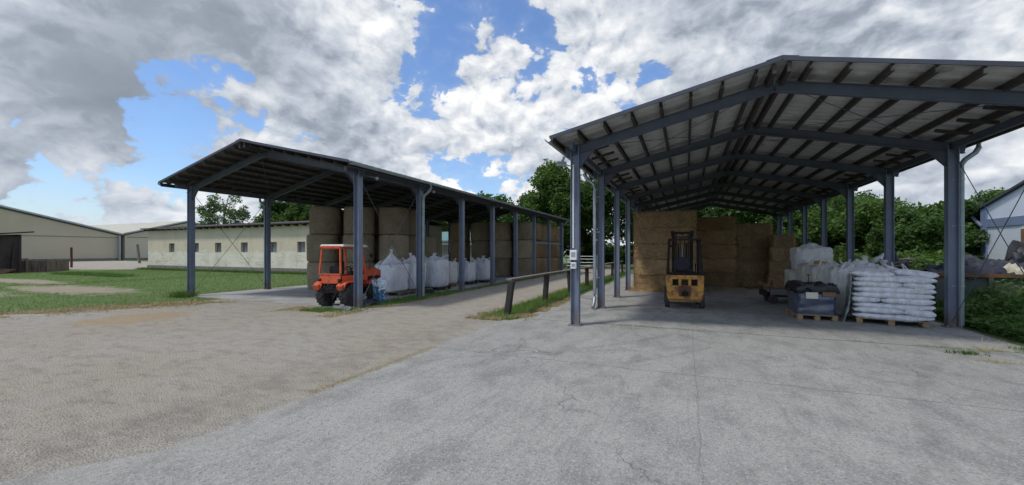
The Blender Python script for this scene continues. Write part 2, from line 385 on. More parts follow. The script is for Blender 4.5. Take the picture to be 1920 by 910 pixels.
def grass_ground():
    m, t, b = new_mat('lawn and bare earth'); p = wpos(t)
    n = t.noise(p, .9, 6, .65); f = t.noise(p, 14, 6, .7); f2 = t.noise(p, 60, 3, .7)
    g = t.mix(t.ss(f, .35, .68), (.12, .185, .045), (.08, .14, .035)); g = t.mix(t.m('MULTIPLY', t.ss(n, .5, .72), .45), g, (.14, .155, .05))
    e = t.mix(t.ss(f, .3, .7), (.36, .31, .23), (.25, .21, .15))
    x, y, _ = t.sep(p)
    def ell(cx, cy, rx, ry):
        a = t.m('DIVIDE', t.m('SUBTRACT', x, cx), rx); c = t.m('DIVIDE', t.m('SUBTRACT', y, cy), ry)
        return t.m('SUBTRACT', 1.0, t.m('ADD', t.m('MULTIPLY', a, a), t.m('MULTIPLY', c, c)))
    w = t.m('MAXIMUM', t.m('MAXIMUM', ell(-24.5, 8.7, 5.0, 1.5), ell(-29, 6.2, 7, 1.2)), ell(-34, 10.0, 6, 1.0))
    w = t.m('ADD', w, t.m('MULTIPLY', t.m('SUBTRACT', t.noise(p, 1.4, 6, .65), .5), 2.6))
    g = t.mix(t.m('MULTIPLY', t.ss(t.noise(p, 3.2, 6, .7), .52, .68), .6), g, (.20, .19, .085))
    col = t.mix(t.ss(w, .0, .7), g, e)
    # dry straw coloured rim beside the gravel yard and the sheds
    t.l.new(col, b.inputs['Base Color']); b.inputs['Roughness'].default_value = .95
    bump(t, b, t.m('ADD', f, t.m('MULTIPLY', f2, .6)), .9, .06); return m
def gravel_mat():
    m, t, b = new_mat('pale gravel and dust'); p = wpos(t)
    big = t.noise(p, .35, 6, .6); med = t.noise(t.v('MULTIPLY', p, (1, 1.9, 1)), 2.4, 8, .68, .4)
    fine = t.noise(p, 46, 4, .75); vo = t.vor(p, 55); vcol = t.sep(vo[1])[0]; v2 = t.vor(p, 19)
    c = t.mix(t.ss(big, .35, .65), (.40, .355, .285), (.415, .385, .33))
    c = t.mix(t.m('MULTIPLY', t.ss(med, .44, .70), .60), c, (.19, .17, .14))
    c = t.mix(t.m('MULTIPLY', t.ss(vcol, .62, .95), .55), c, (.40, .375, .33))
    c = t.mix(t.m('MULTIPLY', t.ss(fine, .50, .66), .48), c, (.15, .135, .112))
    fib = t.noise(t.v('MULTIPLY', p, (5, 13, 1)), 1.6, 7, .75, 1.2); c = t.mix(t.m('MULTIPLY', t.ss(fib, .54, .66), .42), c, (.135, .12, .10))
    sb = t.noise(t.v('MULTIPLY', t.v('ADD', p, (9, 4, 0)), (26, 60, 1)), 1.0, 3, .6, 2.0); c = t.mix(t.m('MULTIPLY', t.ss(sb, .66, .70), .7), c, (.46, .40, .29))
    x, y, _ = t.sep(p)
    wl = t.m('ADD', x, t.m('MULTIPLY', t.m('SUBTRACT', t.noise(p, .5, 3), .5), 1.6)); wv_ = t.m('SINE', t.m('MULTIPLY', wl, 3.6))
    c = t.mix(t.m('MULTIPLY', t.m('MULTIPLY', t.ss(wv_, .1, .9), t.ss(t.noise(p, .8, 4, .6), .40, .6)), .30), c, (.37, .35, .31))
    # reddish worn wheel line along the concrete edge, and the spilled sand by the lawn
    r = t.ss(t.m('ADD', t.m('ABSOLUTE', t.m('ADD', x, 4.75)), t.m('MULTIPLY', t.noise(p, 1.3, 5), .9)), 1.15, .45)
    c = t.mix(t.m('MULTIPLY', t.m('MULTIPLY', r, t.ss(t.noise(p, 3.0, 6, .7), .38, .62)), .5), c, (.20, .155, .125))
    a = t.m('DIVIDE', t.m('ADD', x, 12.4), 1.35); q = t.m('DIVIDE', t.m('SUBTRACT', y, 5.6), 1.5)
    s = t.m('ADD', t.m('SUBTRACT', 1.0, t.m('ADD', t.m('MULTIPLY', a, a), t.m('MULTIPLY', q, q))), t.m('MULTIPLY', t.m('SUBTRACT', t.noise(p, 2.2, 6, .7), .5), 2.4))
    c = t.mix(t.m('MULTIPLY', t.ss(s, .1, .9), .75), c, (.38, .275, .15))
    t.l.new(c, b.inputs['Base Color']); b.inputs['Roughness'].default_value = .95
    bump(t, b, t.m('ADD', t.m('MULTIPLY', vo[0], 1.0), t.m('ADD', fine, t.m('MULTIPLY', med, 1.4))), .85, .03); return m
def concrete_mat():
    m, t, b = new_mat('worn yard concrete'); p = wpos(t); x, y, _ = t.sep(p)
    big = t.noise(p, .45, 6, .6); med = t.noise(t.v('MULTIPLY', p, (1.3, .7, 1)), 1.8, 8, .68, .3); fine = t.noise(p, 40, 5, .75); vo = t.vor(p, 75)
    c = t.mix(t.ss(big, .35, .68), (.335, .332, .308), (.28, .28, .262))
    c = t.mix(t.m('MULTIPLY', t.ss(med, .42, .68), .6), c, (.145, .147, .14))
    c = t.mix(t.m('MULTIPLY', t.ss(fine, .50, .64), .6), c, (.105, .105, .098))
    mid_ = t.noise(p, 13, 6, .72, .4); c = t.mix(t.m('MULTIPLY', t.ss(mid_, .54, .66), .35), c, (.15, .15, .142))
    c = t.mix(t.m('MULTIPLY', t.ss(t.sep(vo[1])[1], .72, .95), .45), c, (.46, .46, .44))
    sc = t.noise(t.v('MULTIPLY', p, (9, .7, 1)), 1.4, 6, .7, 1.2)
    c = t.mix(t.m('MULTIPLY', t.ss(sc, .54, .66), .28), c, (.14, .14, .135))
    wob = t.m('MULTIPLY', t.m('SUBTRACT', t.noise(p, 2.2, 5, .6), .5), .12)
    def joint(v, at, w=.012): return t.ss(t.m('ABSOLUTE', t.m('ADD', t.m('SUBTRACT', v, at), wob)), w, w*.2)
    j = joint(y, 9.28, .035); j = t.m('MAXIMUM', j, t.m('MULTIPLY', joint(y, 5.9, .016), .7))
    j = t.m('MAXIMUM', j, t.m('MULTIPLY', joint(x, .12, .010), .28)); j = t.m('MAXIMUM', j, t.m('MULTIPLY', joint(y, 13.2, .02), .5))
    cr = t.vor(t.v('ADD', t.v('MULTIPLY', p, (1, 1, 0)), t.v('SCALE', t.comb(t.noise(p, 1.6, 5), t.noise(t.v('ADD', p, (7, 3, 1)), 1.6, 5), 0.0), sc=1.0)), .23, 'DISTANCE_TO_EDGE')[0]
    crk = t.m('MULTIPLY', t.ss(cr, .0042, .0005), t.ss(t.noise(p, .6, 3), .42, .55))
    j = t.m('MAXIMUM', j, t.m('MULTIPLY', crk, .5))
    c = t.mix(t.m('MULTIPLY', j, .7), c, (.075, .07, .055))
    def arc(cx_, cy_, r_, w_):
        dd = t.v('DISTANCE', p, (cx_, cy_, 0)); return t.ss(t.m('ABSOLUTE', t.m('SUBTRACT', dd, r_)), w_, w_*.4)
    tm = None
    for a_ in ((6.5, 14, 7.4, .10), (6.5, 14, 8.5, .10), (-7.5, 12.5, 8.2, .09), (-7.5, 12.5, 9.2, .09), (12, 2, 9.2, .1), (12, 2, 10.4, .1)):
        q_ = arc(*a_); tm = q_ if tm is None else t.m('MAXIMUM', tm, q_)
    tm = t.m('MULTIPLY', tm, t.ss(t.noise(p, 1.1, 6, .7), .42, .62)); c = t.mix(t.m('MULTIPLY', tm, .26), c, (.10, .10, .10))
    sp_ = t.m('MULTIPLY', t.ss(t.vor(t.v('ADD', p, (2, 9, 0)), .8)[0], .16, .05), t.ss(t.noise(p, 5, 5, .7), .40, .6)); c = t.mix(t.m('MULTIPLY', sp_, .4), c, (.10, .098, .09))
    # oil and tyre stains on the shed floor
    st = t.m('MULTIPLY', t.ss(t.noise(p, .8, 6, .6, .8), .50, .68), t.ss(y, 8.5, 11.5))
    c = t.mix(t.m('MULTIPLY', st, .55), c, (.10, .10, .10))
    rs = t.ss(t.noise(t.v('ADD', p, (31, 5, 0)), 1.1, 5, .6), .70, .76); c = t.mix(t.m('MULTIPLY', rs, .5), c, (.23, .14, .09))
    # dust blown over the left border
    du = t.ss(t.m('ADD', x, t.m('MULTIPLY', t.noise(p, 1.6, 5, .6), .9)), -3.0, -3.75); c = t.mix(t.m('MULTIPLY', du, .2), c, (.30, .28, .24))
    t.l.new(c, b.inputs['Base Color']); b.inputs['Roughness'].default_value = .85
    bump(t, b, t.m('SUBTRACT', t.m('ADD', fine, t.m('MULTIPLY', vo[0], .7)), t.m('MULTIPLY', j, 2.5)), .6, .015); return m
M['lawn'] = grass_ground(); M['gravel'] = gravel_mat(); M['concrete'] = concrete_mat()
M['slab'] = pm('pale dusty slab', (.34, .34, .33), (.26, .26, .25), 1.5, .9, bmp=.3, bscale=40, dirt=(.22, .20, .17), dirt_amt=.4, dscale=.9)

def lime_wall():
    m, t, b = new_mat('flaking lime plaster'); p = objc(t); z = t.sep(p)[2]
    n = t.noise(p, .8, 7, .65); up = (.55, .49, .375); lo = (.64, .62, .52)
    edge = t.m('ADD', z, t.m('MULTIPLY', t.m('SUBTRACT', t.noise(t.v('MULTIPLY', p, (1, 1, .4)), .9, 6, .7), .5), 1.1))
    c = t.mix(t.ss(edge, 1.75, 1.55), up, lo); c = t.mix(t.m('MULTIPLY', t.ss(n, .42, .7), .5), c, (.40, .36, .25))
    fl = t.noise(t.v('MULTIPLY', p, (.55, 1, 2.6)), 1.1, 8, .62, 1.0); rid = t.m('ABSOLUTE', t.m('SUBTRACT', fl, .52))
    c = t.mix(t.m('MULTIPLY', t.m('MULTIPLY', t.m('MULTIPLY', t.ss(rid, .016, .003), t.ss(t.noise(p, 1.1, 3), .42, .55)), t.ss(edge, 1.9, 1.5)), .75), c, (.17, .155, .10))
    stn = t.noise(t.v('MULTIPLY', p, (3.2, 1, .35)), 1.0, 6, .65); c = t.mix(t.m('MULTIPLY', t.ss(stn, .58, .72), .5), c, (.27, .235, .16))
    t.l.new(c, b.inputs['Base Color']); b.inputs['Roughness'].default_value = .95; bump(t, b, t.noise(p, 2.2, 6, .6), .5, .05); return m
M['lime'] = lime_wall()
M['hall_beige'] = pm('beige rendered hall wall', (.52, .45, .345), (.47, .41, .315), .25, .9, bmp=.05)
M['hall_grey'] = pm('pale grey hall wall', (.54, .49, .40), (.49, .45, .37), .25, .9, bmp=.05)
M['hall_roof'] = pm('pale fibre cement roof', (.46, .45, .38), (.40, .39, .33), .5, .9, bmp=.1)
M['fascia'] = pm('dark fascia', (.05, .06, .085), (.04, .045, .06), 2, .6, bmp=0)
M['fascia_light'] = pm('light verge strip', (.42, .46, .50), (.36, .40, .44), 2, .6, bmp=0)
M['line'] = pm('grey joint strip', (.26, .25, .23), (.22, .21, .20), 2, .8, bmp=0)
M['panel'] = pm('pale blue sandwich panel', (.66, .72, .82), (.60, .67, .78), .5, .5, bmp=0)
M['panel_blue'] = pm('blue grey trim', (.20, .25, .38), (.17, .22, .34), 1, .5, bmp=0)
M['teal'] = pm('teal sheet roof', (.11, .22, .22), (.085, .18, .18), .8, .6, bmp=.05)
M['old_wood'] = pm('dark rotten boards', (.035, .028, .030), (.07, .05, .045), 3, .9, bmp=.4, stretch=(5, 5, .7))
M['old_panel'] = pm('streaked pale board', (.22, .17, .13), (.09, .05, .045), 3.5, .9, bmp=.3, stretch=(3, 3, .35))
M['red_post'] = pm('rusty post', (.10, .035, .03), (.05, .02, .018), 5, .8, bmp=.2)
M['label'] = pm('off white paper label', (.60, .58, .48), (.52, .50, .42), 6, .8, bmp=0)

# ------------------------------------------------------------------ ground sheets
def inpoly(P, poly):
    poly = np.array(poly); x, y = P[:, 0], P[:, 1]; c = np.zeros(len(P), bool); j = len(poly)-1
    for i in range(len(poly)):
        xi, yi = poly[i]; xj, yj = poly[j]
        k = ((yi > y) != (yj > y)) & (x < (xj-xi)*(y-yi)/(yj-yi+1e-12)+xi); c ^= k; j = i
    return c
def sheet(name, outline, z, mat, label=None, rough_edge=0.0, step=.35):
    pts = []
    for i in range(len(outline)):
        a = Vector(outline[i]); b = Vector(outline[(i+1) % len(outline)]); L = (b-a).length
        n = max(1, int(L/step)) if rough_edge and L < 60 else 1; nrm = Vector((-(b-a).y, (b-a).x)).normalized() if L else Vector((0, 0))
        for k in range(n):
            q = a.lerp(b, k/n)
            if rough_edge: q = q + nrm*rough_edge*(fbm((q.x, q.y, 3.1), 1.1)+.4*fbm((q.x, q.y, 9.1), 5))
            pts.append((q.x, q.y))
    from mathutils.geometry import delaunay_2d_cdt
    n = len(pts); vo, _, fo, _, _, _ = delaunay_2d_cdt([Vector(p) for p in pts], [(i, (i+1) % n) for i in range(n)], [], 2, 1e-5)
    P_ = np.array([((vo[f[0]]+vo[f[1]]+vo[f[2]])/3)[:] for f in fo]); ok = inpoly(P_, pts)
    F_ = [tuple(f) if (vo[f[1]]-vo[f[0]]).cross(vo[f[2]]-vo[f[0]]) > 0 else tuple(f)[::-1] for f, k in zip(fo, ok) if k]
    me = bpy.data.meshes.new(name); me.from_pydata([(v.x, v.y, z) for v in vo], [], F_); me.update(); o = link_mesh(name, me, mat)
    return tag(o, label, kind='structure')
R_ = 900
sheet('ground', [(-R_, -R_), (R_, -R_), (R_, R_), (-R_, R_)], 0, M['lawn'], 'green lawn with bare trodden patches')
GRAV = [(-3.2, -6), (-3.2, 1.2), (-3.3, 8.75), (-4.0, 8.95), (-4.55, 9.2), (-4.75, 12), (-4.8, 33), (-5.6, 44), (-9.5, 46), (-8.6, 33), (-8.25, 13), (-8.35, 9.9),
        (-9.1, 9.25), (-11, 9.2), (-14.4, 9.15), (-15.0, 7.9), (-15.9, 6.4), (-16.6, 4.5), (-18.5, 1), (-22, -6)]
sheet('gravel_yard', GRAV, .004, M['gravel'], 'pale dusty gravel yard and lane', .14)
sheet('gravel_track', [(-45.5, 21.0), (-46.7, 22.2), (-62, 29.4), (-75, 36), (-92, 39), (-92, 32), (-74, 24.5), (-60, 18.4), (-50, 18.6)], .004, M['gravel'], 'pale track in front of the beige halls', .3, .8)
CONC = [(-9.0, -6), (-5.6, .2), (-4.5, 1.22), (-4.0, 1.95), (-3.92, 3), (-4.03, 8.6), (-3.75, 9.1), (-3.62, 12), (-3.6, 31.5), (5.35, 31.5), (5.35, 9.75), (6.6, 9.2), (16, 8.8), (16, -6)]
sheet('concrete_yard', CONC, .008, M['concrete'], 'worn grey concrete yard and open shed floor', .05)
# raised slab under the left shed
MB().b2(-16.95, -8.98, 9.0, 30.6, -.1, .012).build('shed_slab', M['slab'])['kind'] = 'structure'

# ------------------------------------------------------------------ blades, stones, chaff
def blades(name, pts, h, w, mat, lean=.35, label=None, hs=None, parent=None, z0=0.0):
    n = len(pts); a = RNG.uniform(0, 2*PI, n); hh = h*RNG.uniform(.5, 1.25, n) if hs is None else hs
    dx, dy = np.cos(a), np.sin(a); lx = RNG.normal(0, lean, n)*hh; ly = RNG.normal(0, lean, n)*hh
    ww = w*RNG.uniform(.6, 1.3, n)
    V = np.zeros((n, 3, 3)); V[:, 0, 0] = pts[:, 0]-dx*ww; V[:, 0, 1] = pts[:, 1]-dy*ww
    V[:, 1, 0] = pts[:, 0]+dx*ww; V[:, 1, 1] = pts[:, 1]+dy*ww
    V[:, 2, 0] = pts[:, 0]+lx; V[:, 2, 1] = pts[:, 1]+ly; V[:, 2, 2] = hh; V[..., 2] += z0
    o = np_mesh(name, V.reshape(-1, 3), np.arange(3*n).reshape(-1, 3), mat, parent)
    return tag(o, label, kind='stuff') if parent is None else o
def rnd(n, x0, x1, y0, y1): return np.stack([RNG.uniform(x0, x1, n), RNG.uniform(y0, y1, n)], 1)
def nz(P, s, off=0.0): return np.array([mnoise.noise((p[0]*s+off, p[1]*s, off)) for p in P])
# lawn
P = np.concatenate([rnd(60000, -30, -9, -2, 21), rnd(40000, -46, -28, 2, 21)])
P = P[~inpoly(P, GRAV)]; P = P[~((P[:, 0] > -17.05) & (P[:, 1] > 8.9))]
def ellm(P, cx, cy, rx, ry): return 1-((P[:, 0]-cx)/rx)**2-((P[:, 1]-cy)/ry)**2
bare = np.maximum(np.maximum(ellm(P, -24.5, 8.7, 5.0, 1.5), ellm(P, -29, 6.2, 7, 1.2)), ellm(P, -34, 10, 6, 1)) + nz(P, 1.4)*1.2
P = P[bare < .15]
blades('lawn_grass', P, .055, .008, M['grass'], .45, 'short green lawn grass beside the gravel yard')
# taller weeds at wall feet
P = np.concatenate([rnd(7000, -46, -17, 20.5, 21.15), rnd(2500, -42, -33, 13.8, 15.0), np.stack([RNG.normal(-16.75, .22, 450), RNG.normal(8.85, .16, 450)], 1)])
blades('weed_fringe', P, .22, .014, M['nettle'], .4, 'taller weeds along the foot of the plastered wall')
# strip between lane and concrete
P = rnd(30000, -4.95, -3.45, 8.9, 32); mid = -4.2
P = P[np.abs(P[:, 0]-mid) < .52+.2*nz(P, 1.3)]
P1 = P[np.abs(P[:, 0]-mid+.05) < .42]
blades('strip_grass', P1, .13, .007, M['grass'], .5, 'green grass strip under the timber rail', z0=.008)
P2 = np.concatenate([rnd(5000, -4.0, -3.5, 8.9, 14), rnd(4500, -5.0, -3.7, 8.7, 9.9), rnd(2500, -4.95, -4.7, 9, 25)])
P2 = P2[nz(P2, 2.0, 3.) > -.1]
blades('dry_grass', P2, .07, .006, M['dry'], .7, 'dry yellow grass at the edge of the strip', z0=.008)
sheet('strip_soil', [(-4.75, 9.0), (-4.6, 8.75), (-4.1, 8.75), (-3.85, 9.6), (-3.62, 12), (-3.62, 31.5), (-4.8, 31.5), (-4.75, 12)], .012, M['lawn'], 'soil under the grass strip', .06)
# grass and straw in front of the left shed columns
P = np.concatenate([rnd(6500, -9.2, -8.2, 8.1, 14.5), rnd(1500, -8.8, -8.35, 16, 30), rnd(1300, -9.8, -9.0, 8.0, 8.6)])
P = P[nz(P, 1.1, 5.)+.4*nz(P, 4, 3.)+RNG.normal(0, .15, len(P))-.9*np.abs(P[:, 0]+8.75) > -.45]
blades('shed_edge_grass', P, .09, .007, M['grass'], .5, 'low grass along the left shed columns', z0=.006)
P = np.concatenate([rnd(8000, -10.6, -8.1, 7.5, 8.9), rnd(2600, -8.6, -7.9, 8, 13)])
P = P[nz(P, 1.5, 8.)+.6*nz(P, 5, 3.)+RNG.normal(0, .25, len(P))-1.2*np.abs(P[:, 1]-8.5)*(P[:, 0] < -8.6)+.35 > .0]
blades('shed_edge_straw', P, .03, .006, M['dry'], 1.4, 'trodden dry grass in front of the tractor', z0=.006)
# yellow rim between lawn and gravel
Pn = []
rim = [(-14.2, 8.4), (-15.0, 7.7), (-15.9, 6.2), (-16.6, 4.3), (-18.5, .8), (-22, -6)]
for i in range(len(rim)-1):
    a, b = Vector(rim[i]), Vector(rim[i+1])
    for k in range(int(8500*(b-a).length/3)):
        q = a.lerp(b, random.random()); Pn.append((q.x+random.gauss(.25, .5), q.y+random.gauss(-.15, .35)))
P = np.array(Pn); P = P[nz(P, 1.2, 2.) > -.25]
blades('lawn_rim_straw', P, .035, .008, M['dry'], 1.2, 'dry straw coloured rim of the lawn', z0=.004)
# grass line growing along the joint of gravel and concrete
P = np.stack([RNG.normal(-3.98, .05, 5200), RNG.uniform(2.0, 8.8, 5200)], 1); P = P[nz(P, .9, 4.) > .12]
blades('joint_grass', P, .022, .0022, M['dry'], 1.0, 'thin dry grass where gravel meets concrete', z0=.008)
P = np.concatenate([np.stack([RNG.uniform(-2.0, 5.2, 1600), RNG.normal(9.28, .035, 1600)], 1), np.stack([RNG.normal(2.7, .45, 380), RNG.normal(9.24, .04, 380)], 1)])
P = P[nz(P, 1.9, 6.)+RNG.normal(0, .2, len(P)) > .1]
blades('crack_weeds', P, .035, .003, M['grass'], .8, 'sparse weeds in the long concrete joint', z0=.008)
# stones
def stones(name, P, r0, r1, mat, label):
    n = len(P); r = RNG.uniform(r0, r1, n)
    base = np.array([(1, 0, 0), (-1, 0, 0), (0, 1, 0), (0, -1, 0), (0, 0, .6), (0, 0, -.6)], float)
    F = np.array([(0, 2, 4), (2, 1, 4), (1, 3, 4), (3, 0, 4), (2, 0, 5), (1, 2, 5), (3, 1, 5), (0, 3, 5)])
    a = RNG.uniform(0, 2*PI, n); j = 1+RNG.uniform(-.35, .35, (n, 6, 3)); B = base[None]*j*r[:, None, None]
    x = B[..., 0]*np.cos(a)[:, None]-B[..., 1]*np.sin(a)[:, None]; y = B[..., 0]*np.sin(a)[:, None]+B[..., 1]*np.cos(a)[:, None]
    V = np.stack([x+P[:, 0, None], y+P[:, 1, None], B[..., 2]+.004], -1)
    Fa = (F[None]+6*np.arange(n)[:, None, None]).reshape(-1, 3)
    tag(np_mesh(name, V.reshape(-1, 3), Fa, mat), label, kind='stuff')
M['stone'] = pm('grey and buff stones', (.34, .31, .27), (.24, .22, .19), 9, .95, bmp=0)
d = RNG.uniform(1.2, 3.6, 26000)**2; a = RNG.uniform(-1.05, .45, 26000)+0
P = np.stack([-np.sin(TH-a*1.0)*d, np.cos(TH-a)*d], 1); P = P[inpoly(P, GRAV)][::2]
stones('gravel_stones', P, .003, .009, M['stone'], 'loose small stones on the gravel yard')
P = rnd(1500, -4, 5, .8, 9); stones('concrete_grit', P, .002, .006, M['stone'], 'grit scattered over the concrete yard')

# ------------------------------------------------------------------ open sheds
BAY, A1, NF = 2.96, 8.865, 8
def open_shed(name, label, xl, xr, eL, eR, ridge, z_e, z_r, z_col, y0, y1, a1, roofm, purlm, npur, pipes, braces, haunch=True, cat='open shed'):
    t = thing(name, label, cat, ((xl+xr)/2, a1, 0)); W_ = dict(parent=t, world=True)
    mL = (z_r-z_e)/(ridge-eL); zr = lambda x: z_r-mL*abs(x-ridge)
    ys = [a1+i*BAY for i in range(NF)]
    for y in ys:
        for x in (xl, xr):
            m = MB(); m.ibeam((x, y, 0), (x, y, zr(x)-.13), .17, .18, .014, .012, up=(1, 0, 0))
            m.b2(x-.14, x+.14, y-.12, y+.12, .008, .028)
            c = m.build('column', M['steel'], bevel=0, **W_)
            bl = MB()
            for sx in (-.11, .11):
                for sy in (-.095, .095): bl.tube([(x+sx, y+sy, .028), (x+sx, y+sy, .06)], .012, 6)
            o = bl.build('anchor_bolts', M['galv'], None); o.parent = c; o.location = -Vector(t.location)
        m = MB()
        for xc, s in ((xl, 1), (xr, -1)):
            m.ibeam((xc-s*.22, y, zr(xc-s*.22)-.22), (ridge, y, z_r-.22), .10, .20)
        m.build('rafter', M['steel_dark'], **W_)
        if haunch:
            for xc, s in ((xl, 1), (xr, -1)):
                m = MB(); m.prism([(xc+s*.09, z_col-.30), (xc+s*.09, z_col+.02), (xc+s*.42, z_col+.02+mL*.33)], y-.008, y+.008, axis='y')
                m.bar((xc+s*.09, y, z_col-.30), (xc+s*.42, y, z_col+.02+mL*.33), .09, .012); m.build('haunch', M['steel_dark'], **W_)
    # purlins
    for side, e in ((-1, eL), (1, eR)):
        for i in range(npur):
            f = (i+.12)/(npur-.25); x = e+(ridge-e)*f*.985
            m = MB(); z = zr(x)-.075
            m.b2(x-.006, x+.006, y0+.03, y1-.03, z-.06, z+.055); m.b2(x+.006, x+.05, y0+.03, y1-.03, z-.06, z-.048); m.b2(x+.006, x+.05, y0+.03, y1-.03, z+.043, z+.055)
            m.build('purlin', purlm, **W_)
    for sx in (-.11, .11):
        m = MB(); m.b2(ridge+sx-.03, ridge+sx+.03, y0+.03, y1-.03, z_r-.22, z_r-.05); m.build('ridge_purlin', purlm, **W_)
    # eave struts and the short ladder bars between the two outer purlins
    for x, s in ((xl, 1), (xr, -1)):
        m = MB(); m.bar((x, y0+.3, zr(x)-.2), (x, y1-.3, zr(x)-.2), .08, .14); m.build('eave_beam', M['steel_dark'], **W_)
        for k in range(int((y1-y0)/.74)):
            yy = y0+.6+k*.74
            if yy > y1-.3 or min(abs(yy-q) for q in ys) < .16: continue
            m = MB(); m.bar((x+s*.06, yy, zr(x+s*.06)-.14), (x+s*.62, yy, zr(x+s*.62)-.14), .05, .06); m.build('eave_bar', purlm, **W_)
    # corrugated roof sheets, ribs running down the slope
    for side, e in ((-1, eL), (1, eR)):
        n = int((y1-y0)/.25); V = []; F = []
        prof = [(0, 0), (.10, 0), (.13, .035), (.22, .035)]
        col = []
        for k in range(n):
            for a, b in prof:
                yy = y0+(a+k*.25)*(y1-y0)/(n*.25); col.append((yy, b))
        col.append((y1, 0))
        for yy, b in col:
            for thick in (0, .006): V.append((e, yy, z_e+b+thick)); V.append((ridge-side*(-1)*0.0, yy, z_r+b+thick))
        for i in range(len(col)-1):
            a = i*4; F += [(a, a+4, a+5, a+1), (a+2, a+3, a+7, a+6), (a, a+2, a+6, a+4)]
        me = bpy.data.meshes.new('roof_sheet'); me.from_pydata([tuple(Vector(v)-t.location) for v in V], [], F); me.update(); link_mesh('roof_sheet', me, roofm, t)
    m = MB(); w = .24
    for s in (-1, 1): m.bar((ridge+s*w/2, y0-.02, z_r+.055-mL*w/2), (ridge+s*w/2, y1+.02, z_r+.055-mL*w/2), w, .012, up=(s*mL, 0, 1))
    m.build('ridge_cap', M['steel_dark'], **W_)
    # verge trims
    for yy in (y0-.01, y1+.01):
        m = MB()
        for e, s in ((eL, 1), (eR, -1)): m.bar((e, yy, z_e+.01), (ridge, yy, z_r+.01), .02, .07)
        m.build('verge_trim', M['fascia'], **W_)
    # half round gutters
    for e, s in ((eL, -1), (eR, 1)):
        n = 9; V = []; F = []
        for yy in (y0+.02, y1-.02):
            for r in (.075, .069):
                for k in range(n): th = PI+PI*k/(n-1); V.append((e+s*.045+r*math.cos(th), yy, z_e-.0+r*math.sin(th)))
        for k in range(n-1):
            F += [(k, k+1, 2*n+k+1, 2*n+k), (n+k, 3*n+k, 3*n+k+1, n+k+1), (k, n+k, n+k+1, k+1), (2*n+k, 2*n+k+1, 3*n+k+1, 3*n+k)]
        me = bpy.data.meshes.new('gutter'); me.from_pydata([tuple(Vector(v)-t.location) for v in V], [], F); me.update(); link_mesh('gutter', me, M['galv_green'], t, True)
    for x, e, k, dy, kick in pipes:
        s = 1 if e > x else -1; y = ys[k]+dy; g = e+s*.045
        r = .05; px = x+s*.15
        pts = [(g, y, z_e-.05), (g, y, z_e-.18), (g-s*.05, y, z_e-.28), (px+s*.06, y, z_e-.42), (px, y, z_e-.52), (px, y, z_e-.65), (px, y, .75), (px, y, .42)]
        pts += [(px-s*0, y-.02, .34), (px, y-.12, .16), (px, y-.26, .07)] if kick else [(px, y, .05)]
        m = MB(); m.tube(pts, r, 12); dp = m.build('downpipe', M['galv' if kick else 'galv_green'], smooth=True, **W_)
        for z in (.9, 2.2, 3.2):
            m = MB(); m.lathe([(.057, z-.015), (.057, z+.015)], c=(px, y, 0), seg=12); m.b2(min(px, x), max(px, x), y-.01, y+.01, z-.008, z+.008)
            o = m.build('pipe_clip', M['galv'], None); o.parent = dp; o.location = -Vector(t.location)
    for x, k in braces:
        for za, zb in ((.15, z_col-.05), (z_col-.05, .15)):
            m = MB(); dx = .012 if za < zb else -.012; m.tube([(x+dx, ys[k]+.06, za), (x+dx, ys[k+1]-.06, zb)], .008, 6); m.build('brace_rod', M['steel_dark'], **W_)
    # wind bracing rods below the roof of the first bay
    for e, s in ((xl, 1), (xr, -1)):
        for q in (0, 1):
            xa = e+s*.3; xb = ridge-s*.3; m = MB()
            a = (xa, ys[0]+.1, zr(xa)-.20); b = (xb, ys[1]-.1, zr(xb)-.20)
            if q: a = (xa, ys[1]-.1, zr(xa)-.22); b = (xb, ys[0]+.1, zr(xb)-.22)
            m.tube([a, b], .007, 6); m.build('brace_rod', M['steel_dark'], **W_)
    return t, zr, ys
shedR, zrR, ysR = open_shed('open_shed', 'right open steel shed with pale roof underside over straw bales and forklift', -2.257, 5.281, -2.64, 5.66, 1.51, 4.03, 4.93, 3.79,
    8.19, 30.1, A1, M['roof_under'], M['purlin'], 8, [(-2.257, -2.64, 1, -.16, True), (5.281, 5.66, 1, .0, False), (5.281, 5.66, 7, 0, False), (-2.257, -2.64, 7, 0, False)], [(5.281, 0)])
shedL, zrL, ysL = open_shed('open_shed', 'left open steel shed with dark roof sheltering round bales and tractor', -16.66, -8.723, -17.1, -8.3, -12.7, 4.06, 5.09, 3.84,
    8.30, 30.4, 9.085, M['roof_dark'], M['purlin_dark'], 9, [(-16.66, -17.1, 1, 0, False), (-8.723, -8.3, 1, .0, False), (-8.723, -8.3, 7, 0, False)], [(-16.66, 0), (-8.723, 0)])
for k in (5, 6): m = MB(); m.bar((-8.70, ysL[k]+.1, 2.2), (-8.70, ysL[k+1]-.1, 2.2), .05, .09); m.build('side_rail', M['steel'], shedL, world=True)
